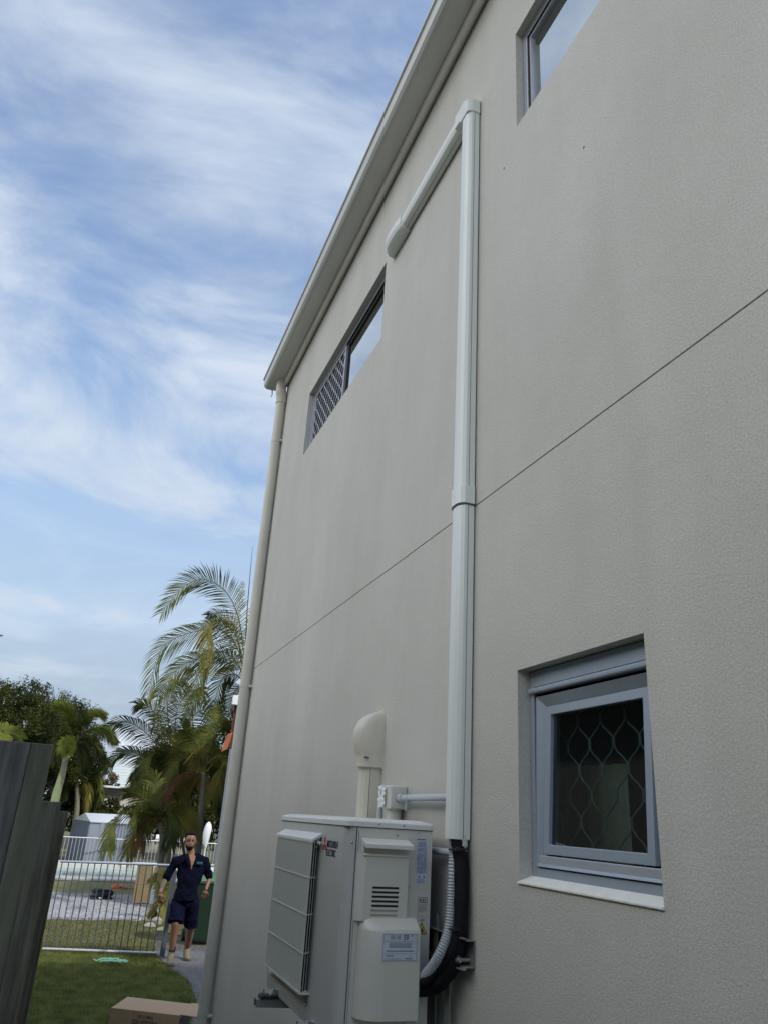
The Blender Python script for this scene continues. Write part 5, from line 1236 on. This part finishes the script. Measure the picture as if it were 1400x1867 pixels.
# open carton in the foreground
def carton():
    t = thing('cardboard_box', (1.0, 8.6, 0), 'brown cardboard carton printed upside down, sitting on the near lawn', 'box')
    z = .40; T = [Vector((.667, 8.33, z)), Vector((1.24, 7.99, z)), Vector((1.40, 8.42, z)), Vector((.835, 8.76, z))]
    b = MB(); k = [(q.x, q.y, .01) for q in T] + [tuple(q) for q in T]
    b.add(k, [(0, 1, 5, 4), (2, 3, 7, 6), (3, 0, 4, 7), (3, 2, 1, 0), (4, 5, 6, 7)]); b.add(k, [(1, 2, 6, 5)])
    b.build('carton', M['card'], t, bevel=.003)
    d_ = (T[1] - T[0]).normalized(); nn = Vector((d_.y, -d_.x, 0))
    # black sheet over the closed end paints the shade inside; lifted flap
    e0, e1 = T[1] + d_ * .002, T[2] + d_ * .002
    MB().add([e0 + Vector((0, 0, -.03)), e1 + Vector((0, 0, -.03)), Vector((e1.x, e1.y, .04)), Vector((e0.x, e0.y, .04))], [(0, 1, 2, 3)]).build('open_end_shade', M['black'], t)
    fl = MB(); fl.prism([T[1] + Vector((0, 0, .002)), T[1] + d_ * .24 + Vector((.02, .03, -.012)), T[2] + d_ * .22 + Vector((0, 0, .004)), T[2] + Vector((0, 0, .002))], (0, 0, .005)); fl.build('flap', M['card'], t)
    o_ = T[0] + d_ * .34 + nn * .002
    text('INSULATED', .052, M['ink'], t, frame_mtx((o_.x, o_.y, z - .085), -d_, (0, 0, -1)), name='carton_print', sx=.9)
    text('PAIR COIL', .03, M['ink'], t, frame_mtx((o_.x, o_.y, z - .042), -d_, (0, 0, -1)), name='carton_print', sx=1.1)
    bd = MB(); a0, a1 = T[0] + d_ * .20 + nn * .001, T[0] + d_ * .47 + nn * .001
    bd.add([Vector((a0.x, a0.y, z - .19)), Vector((a1.x, a1.y, z - .19)), Vector((a1.x, a1.y, z - .125)), Vector((a0.x, a0.y, z - .125))], [(0, 1, 2, 3)]); bd.build('printed_band', M['ink'], t)
carton()

# wheelie bin behind the person
def wbin():
    t = thing('wheelie_bin', (2.42, 14.65, 0), 'dark green wheelie bin with lighter lid standing behind the person', 'bin')
    b = MB(); x0, x1, y0, y1 = 2.14, 2.72, 14.4, 15.0
    lo_ = [(x0 + .05, y0 + .05, .08), (x1 - .05, y0 + .05, .08), (x1 - .05, y1 - .1, .08), (x0 + .05, y1 - .1, .08)]; hi = [(x0, y0, .98), (x1, y0, .98), (x1, y1, .98), (x0, y1, .98)]
    b.add(lo_ + hi, [(3, 2, 1, 0), (0, 1, 5, 4), (1, 2, 6, 5), (2, 3, 7, 6), (3, 0, 4, 7), (4, 5, 6, 7)]); b.box((x0 - .012, y0 - .012, .93), (x1 + .012, y1, .975)); b.build('body', M['bin'], t, bevel=.015)
    MB().prism([(x0 - .015, y0 - .02, .98), (x0 - .015, y0 + .05, 1.05), (x0 - .015, y1, 1.09), (x0 - .015, y1, .985)], (x1 - x0 + .03, 0, 0)).build('lid', M['bin_lid'], t, bevel=.012)
    for x_ in (x0 + .02, x1 - .06):
        MB().tube([(x_, y1 - .06, .10), (x_ + .05, y1 - .06, .10)], .10, 18).build('wheel', M['black'], t)
    MB().tube([(x0 + .04, y1 + .03, .97), (x1 - .04, y1 + .03, .97)], .014, 8).build('handle', M['bin'], t)
wbin()
# white roller and hanging cover at the far fence
o = MB().tube([(3.35, 34.0, .96), (4.75, 34.0, .94)], .13, 16); rl_ = o.build('pool_cover_roller', M['white']); tag(rl_, 'white pool cover roll lying behind the far fence', 'pool cover')
MB().box((3.5, 33.97, 0), (3.56, 34.03, .84)).box((4.5, 33.97, 0), (4.56, 34.03, .84)).build('stand', M['steel_fence'], rl_)
b = MB(); b.tube([pt(375, 1546, 33), pt(375, 1536, 33), pt(377, 1522, 33), pt(380, 1510, 33), pt(381, 1503, 33), pt(382, 1499, 33)], [.05, .11, .15, .15, .10, .03], 12); q_ = pt(375, 1544, 33)
b.tube([(q_.x, 33, 0), (q_.x, 33, q_.z)], .025, 8)
tag(b.build('folded_parasol', M['white']), 'folded white parasol seen right of the person by the far fence', 'parasol')
# lamp tip entering at the left edge
lt = thing('street_lamp', (-7.2, 40, 0), 'tip of a street lamp arm just entering the left edge of the sky', 'lamp')
q = pt(3, 1159, 40); MB().ell((q.x - .18, q.y, q.z), (.26, .12, .055)).build('lamp_head', M['fascia_grey'], lt)
MB().tube([(q.x - .35, q.y, q.z), (-6.5, 40, q.z + .1), (-7.2, 40, q.z - .3), (-7.2, 40, 0)], [.04, .045, .06, .09], 8).build('pole', M['fascia_grey'], lt)

# ------------------------------------------------------------------ person
def remeshed(b, name, m, parent, vox, sm=6, fold=0):
    o = b.build(name, m, parent); md = o.modifiers.new('remesh', 'REMESH'); md.mode = 'VOXEL'; md.voxel_size = vox; md.use_smooth_shade = True
    s_ = o.modifiers.new('smooth', 'SMOOTH'); s_.factor = .5; s_.iterations = sm
    if fold:
        tx = bpy.data.textures.new('folds', 'CLOUDS'); tx.noise_scale = .11; tx.noise_depth = 2
        dm = o.modifiers.new('folds', 'DISPLACE'); dm.texture = tx; dm.strength = fold; dm.mid_level = .5
    return o
def cap(b, a, c, ra, rc, n=12, k=1.0):
    a = Vector(a); c = Vector(c); b.tube([a, a.lerp(c, .5), c], [ra, (ra + rc) / 2 * k, rc], n); b.ell(a, (ra,) * 3, n=n); b.ell(c, (rc,) * 3, n=n)
def person():
    PY = 12.8
    t = thing('person', (1.85, PY, 0), 'bearded person in navy work shirt, shorts and tan boots walking across the lawn', 'person')
    P = lambda x, y, dy=0: pt(x, y, PY + dy)
    b = MB()
    chin = P(347.5, 1552); top = P(347, 1519); hc = P(347, 1535)
    H = (top.z - chin.z)
    # head
    b.ell((hc.x, PY, hc.z + .035), (.084, .100, .097), n=18, m=12)
    b.ell((hc.x, PY - .022, hc.z - .04), (.068, .078, .074), n=16, m=10)
    b.ell((hc.x, PY - .062, hc.z - .078), (.028, .026, .024))
    b.add([(hc.x, PY - .092, hc.z + .018), (hc.x - .017, PY - .085, hc.z - .026), (hc.x + .017, PY - .085, hc.z - .026), (hc.x, PY - .122, hc.z - .020), (hc.x, PY - .06, hc.z)], [(0, 1, 3), (0, 3, 2), (1, 2, 3), (0, 2, 4), (0, 4, 1), (1, 4, 2)])
    b.ell((hc.x, PY - .080, hc.z + .026), (.050, .018, .012))
    for s_ in (-1, 1): b.ell((hc.x + s_ * .085, PY + .005, hc.z - .005), (.012, .022, .032)); b.ell((hc.x + s_ * .034, PY - .068, hc.z - .022), (.022, .016, .018))
    b.ell((hc.x, PY - .084, hc.z - .048), (.024, .010, .008))
    nk = P(350, 1560); cap(b, (hc.x, PY + .015, hc.z - .06), (nk.x, PY + .02, nk.z - .03), .060, .068)
    # chest wedge at the open collar
    zc = nk.z
    b.add([(nk.x - .055, PY - .06, zc + .0), (nk.x + .055, PY - .06, zc + .0), (nk.x + .002, PY - .158, zc - .20), (nk.x - .06, PY + .05, zc), (nk.x + .06, PY + .05, zc), (nk.x, PY + .03, zc - .2), (nk.x - .034, PY - .128, zc - .06), (nk.x + .038, PY - .128, zc - .06)],
          [(0, 6, 7, 1), (6, 2, 7), (0, 3, 5), (0, 5, 2, 6), (1, 7, 2, 5), (1, 5, 4), (0, 1, 4, 3), (3, 4, 5)])
    # torso core
    pel = P(338, 1640); ch = P(347, 1595)
    b.ell((ch.x, PY, ch.z), (.15, .10, .2)); b.ell((pel.x, PY + .02, pel.z), (.12, .07, .08)); cap(b, (ch.x, PY, ch.z), (pel.x, PY + .02, pel.z), .10, .08)
    # right arm (image left)
    sR, eR, wR = P(320, 1572), P(303, 1602, .04), P(293, 1627, -.05)
    sL, eL, wL = P(373, 1571), P(383, 1600, .05), P(376, 1622, -.08)
    cap(b, sR, eR, .052, .043); cap(b, sL, eL, .052, .043); cap(b, eL, wL, .037, .026, k=1.05)
    cap(b, eR, wR, .038, .027, k=1.06)
    def hand(w, d_, side, spread):
        d_ = Vector(d_).normalized(); sd = Vector(side).normalized(); fr = d_.cross(sd)
        pal = w + d_ * .055
        b.ell(w + d_ * .045, (.03, .03, .03)); 
        rot = Matrix((sd, fr, d_)).transposed(); b.ell(pal, (.041, .018, .050), rot)
        for i in range(4):
            o_ = (i - 1.5) * .020; L_ = (.058, .070, .066, .050)[i]; s0 = pal + sd * o_ + d_ * .036
            s1 = s0 + (d_ + sd * (i - 1.5) * .10 * spread).normalized() * L_ * .55 + fr * .006
            s2 = s1 + (d_ * .85 + fr * .5).normalized() * L_ * .6; b.tube([s0, s1, s2], [.0095, .0088, .0072], 8); b.ell(s2, (.0072,) * 3, n=8, m=5)
        s0 = pal - sd * .036 - d_ * .015; s1 = s0 - sd * .028 + d_ * .032 + fr * .01; s2 = s1 + d_ * .034 + fr * .008 - sd * .004; b.tube([s0, s1, s2], [.012, .0105, .009], 8); b.ell(s2, (.009,) * 3, n=8, m=5)
    hand(wR, (P(291, 1648) - wR) + Vector((0, -.03, 0)), (-.9, .2, .1), 1.0)
    hand(wL, (P(368, 1640) - wL) + Vector((0, -.05, 0)), (-.95, -.1, .1), 1.8)
    # legs
    hR, kR, aR = P(326, 1645), P(320, 1684, -.12), P(313, 1738, -.02)
    hL, kL, aL = P(350, 1645), P(349, 1690, .12), P(342, 1730, .42)
    for h_, k_, a_ in ((hR, kR, aR), (hL, kL, aL)):
        cap(b, h_, k_, .075, .056); mid = k_.lerp(a_, .35) + Vector((0, .015, 0))
        cap(b, k_, mid, .056, .058); cap(b, mid, a_, .058, .038)
    remeshed(b, 'body', M['skin'], t, .0075, 3)
    # tattoo sleeve on the right forearm
    tb = MB(); cap(tb, eR.lerp(wR, .05), eR.lerp(wR, .72), .0415, .0335, k=1.05); remeshed(tb, 'tattoo_sleeve', M['tattoo'], t, .01, 2)
    # shirt
    s = MB()
    s.ell((ch.x, PY + .005, ch.z + .02), (.198, .135, .22), n=20, m=12); s.ell((ch.x + .0, PY, ch.z + .13), (.19, .105, .085), n=18); cap(s, (ch.x, PY, ch.z), (P(341, 1622).x, PY, P(341, 1622).z), .168, .160)
    hm = P(340, 1622); hb2 = P(338, 1642); s.tube([(hm.x, PY, hm.z), (hb2.x, PY, hb2.z)], [.166, .180], 18, flat=1.0)
    pass
    for sh, el in ((sR, eR), (sL, eL)):
        cap(s, sh, sh.lerp(el, .92), .069, .062); cap(s, (ch.x + (sh.x - ch.x) * .45, PY, sh.z + .014), sh, .074, .068)
    cap(s, (nk.x - .04, PY + .02, nk.z - .015), sR, .05, .07); cap(s, (nk.x + .04, PY + .02, nk.z - .015), sL, .05, .07)
    remeshed(s, 'shirt', M['shirt'], t, .012, 5, .055)
    cl_ = MB()
    for s_ in (-1, 1):
        cl_.add([(nk.x + s_ * .062, PY + .02, nk.z + .025), (nk.x + s_ * .060, PY - .07, nk.z + .012), (nk.x + s_ * .012, PY - .165, nk.z - .14), (nk.x + s_ * .050, PY - .162, nk.z - .12), (nk.x + s_ * .098, PY - .10, nk.z - .045), (nk.x + s_ * .095, PY + .02, nk.z - .02)], [(0, 1, 4, 5), (1, 2, 3, 4)])
    co = cl_.build('collar', M['shirt'], t); md = co.modifiers.new('solid', 'SOLIDIFY'); md.thickness = .008
    lg_ = MB(); lp = P(362, 1573); lg_.box((lp.x - .045, PY - .152, lp.z - .018), (lp.x + .045, PY - .130, lp.z + .016)); lo_ = lg_.build('chest_print', M['teal'], t, bevel=.004)
    # shorts
    s = MB(); s.ell((pel.x, PY, pel.z + .0), (.180, .135, .14), n=18)
    for h_, k_ in ((hR, kR), (hL, kL)):
        e_ = h_.lerp(k_, .97); s.ell(h_, (.11, .11, .11)); s.tube([h_, h_.lerp(e_, .5), e_, e_ + (e_ - h_) * .02], [.108, .110, .112, .108], 16)
    remeshed(s, 'shorts', M['shorts'], t, .012, 5, .055)
    # hair, beard, eyes
    h_ = MB(); h_.ell((hc.x, PY + .020, hc.z + .058), (.092, .102, .093), n=18, m=10); h_.ell((hc.x, PY - .04, hc.z + .108), (.060, .05, .026)); h_.ell((hc.x - .068, PY + .0, hc.z + .03), (.014, .034, .045)); h_.ell((hc.x + .068, PY + .0, hc.z + .03), (.014, .034, .045)); remeshed(h_, 'hair', M['hair'], t, .008, 2)
    bd = MB(); bd.ell((hc.x, PY - .048, hc.z - .082), (.054, .052, .042)); bd.ell((hc.x - .046, PY - .030, hc.z - .052), (.018, .045, .040)); bd.ell((hc.x + .046, PY - .030, hc.z - .052), (.018, .045, .040)); bd.ell((hc.x, PY - .091, hc.z - .036), (.028, .010, .006)); remeshed(bd, 'beard', M['hair'], t, .006, 2)
    for s_ in (-1, 1):
        MB().ell((hc.x + s_ * .029, PY - .085, hc.z + .008), (.010, .008, .0045)).build('eye', M['hair'], t)
        MB().ell((hc.x + s_ * .030, PY - .093, hc.z + .028), (.020, .008, .004)).build('eyebrow', M['hair'], t)
    # boots and socks
    for a_, yaw in ((aR, .12), (aL, -.05)):
        z0 = max(0.012, 0); foot = Vector((a_.x, a_.y, z0))
        cap_ = MB(); f_ = Vector((-math.sin(yaw) * .2 - .02, -1, 0)).normalized()
        zz0 = a_.z - .10 if False else 0
        bs = MB(); cap(bs, (a_.x, a_.y, .155), (a_.x, a_.y + .01, .075), .054, .052); cap(bs, Vector((a_.x, a_.y + .02, .055)), Vector((a_.x, a_.y, .052)) + f_ * .15, .046, .044); bs.ell(Vector((a_.x, a_.y, .05)) + f_ * .16, (.050, .062, .040))
        cap(bs, Vector((a_.x, a_.y, .12)), Vector((a_.x, a_.y, .075)) + f_ * .09, .05, .04)
        remeshed(bs, 'boot', M['boot'], t, .009, 3)
        so = MB(); so.prism([Vector((a_.x, a_.y, .008)) + f_ * q[0] + Vector((q[1], 0, 0)) for q in ((-.06, -.03), (-.06, .03), (.05, .042), (.16, .05), (.215, .02), (.215, -.02), (.16, -.05), (.05, -.042))], (0, 0, .025)); so.build('sole', M['sole'], t, bevel=.004)
        sk = MB(); sk.tube([(a_.x, a_.y, .15), (a_.x + .004, a_.y, .245)], [.050, .049], 14); sk.build('sock', M['black'], t)
person()
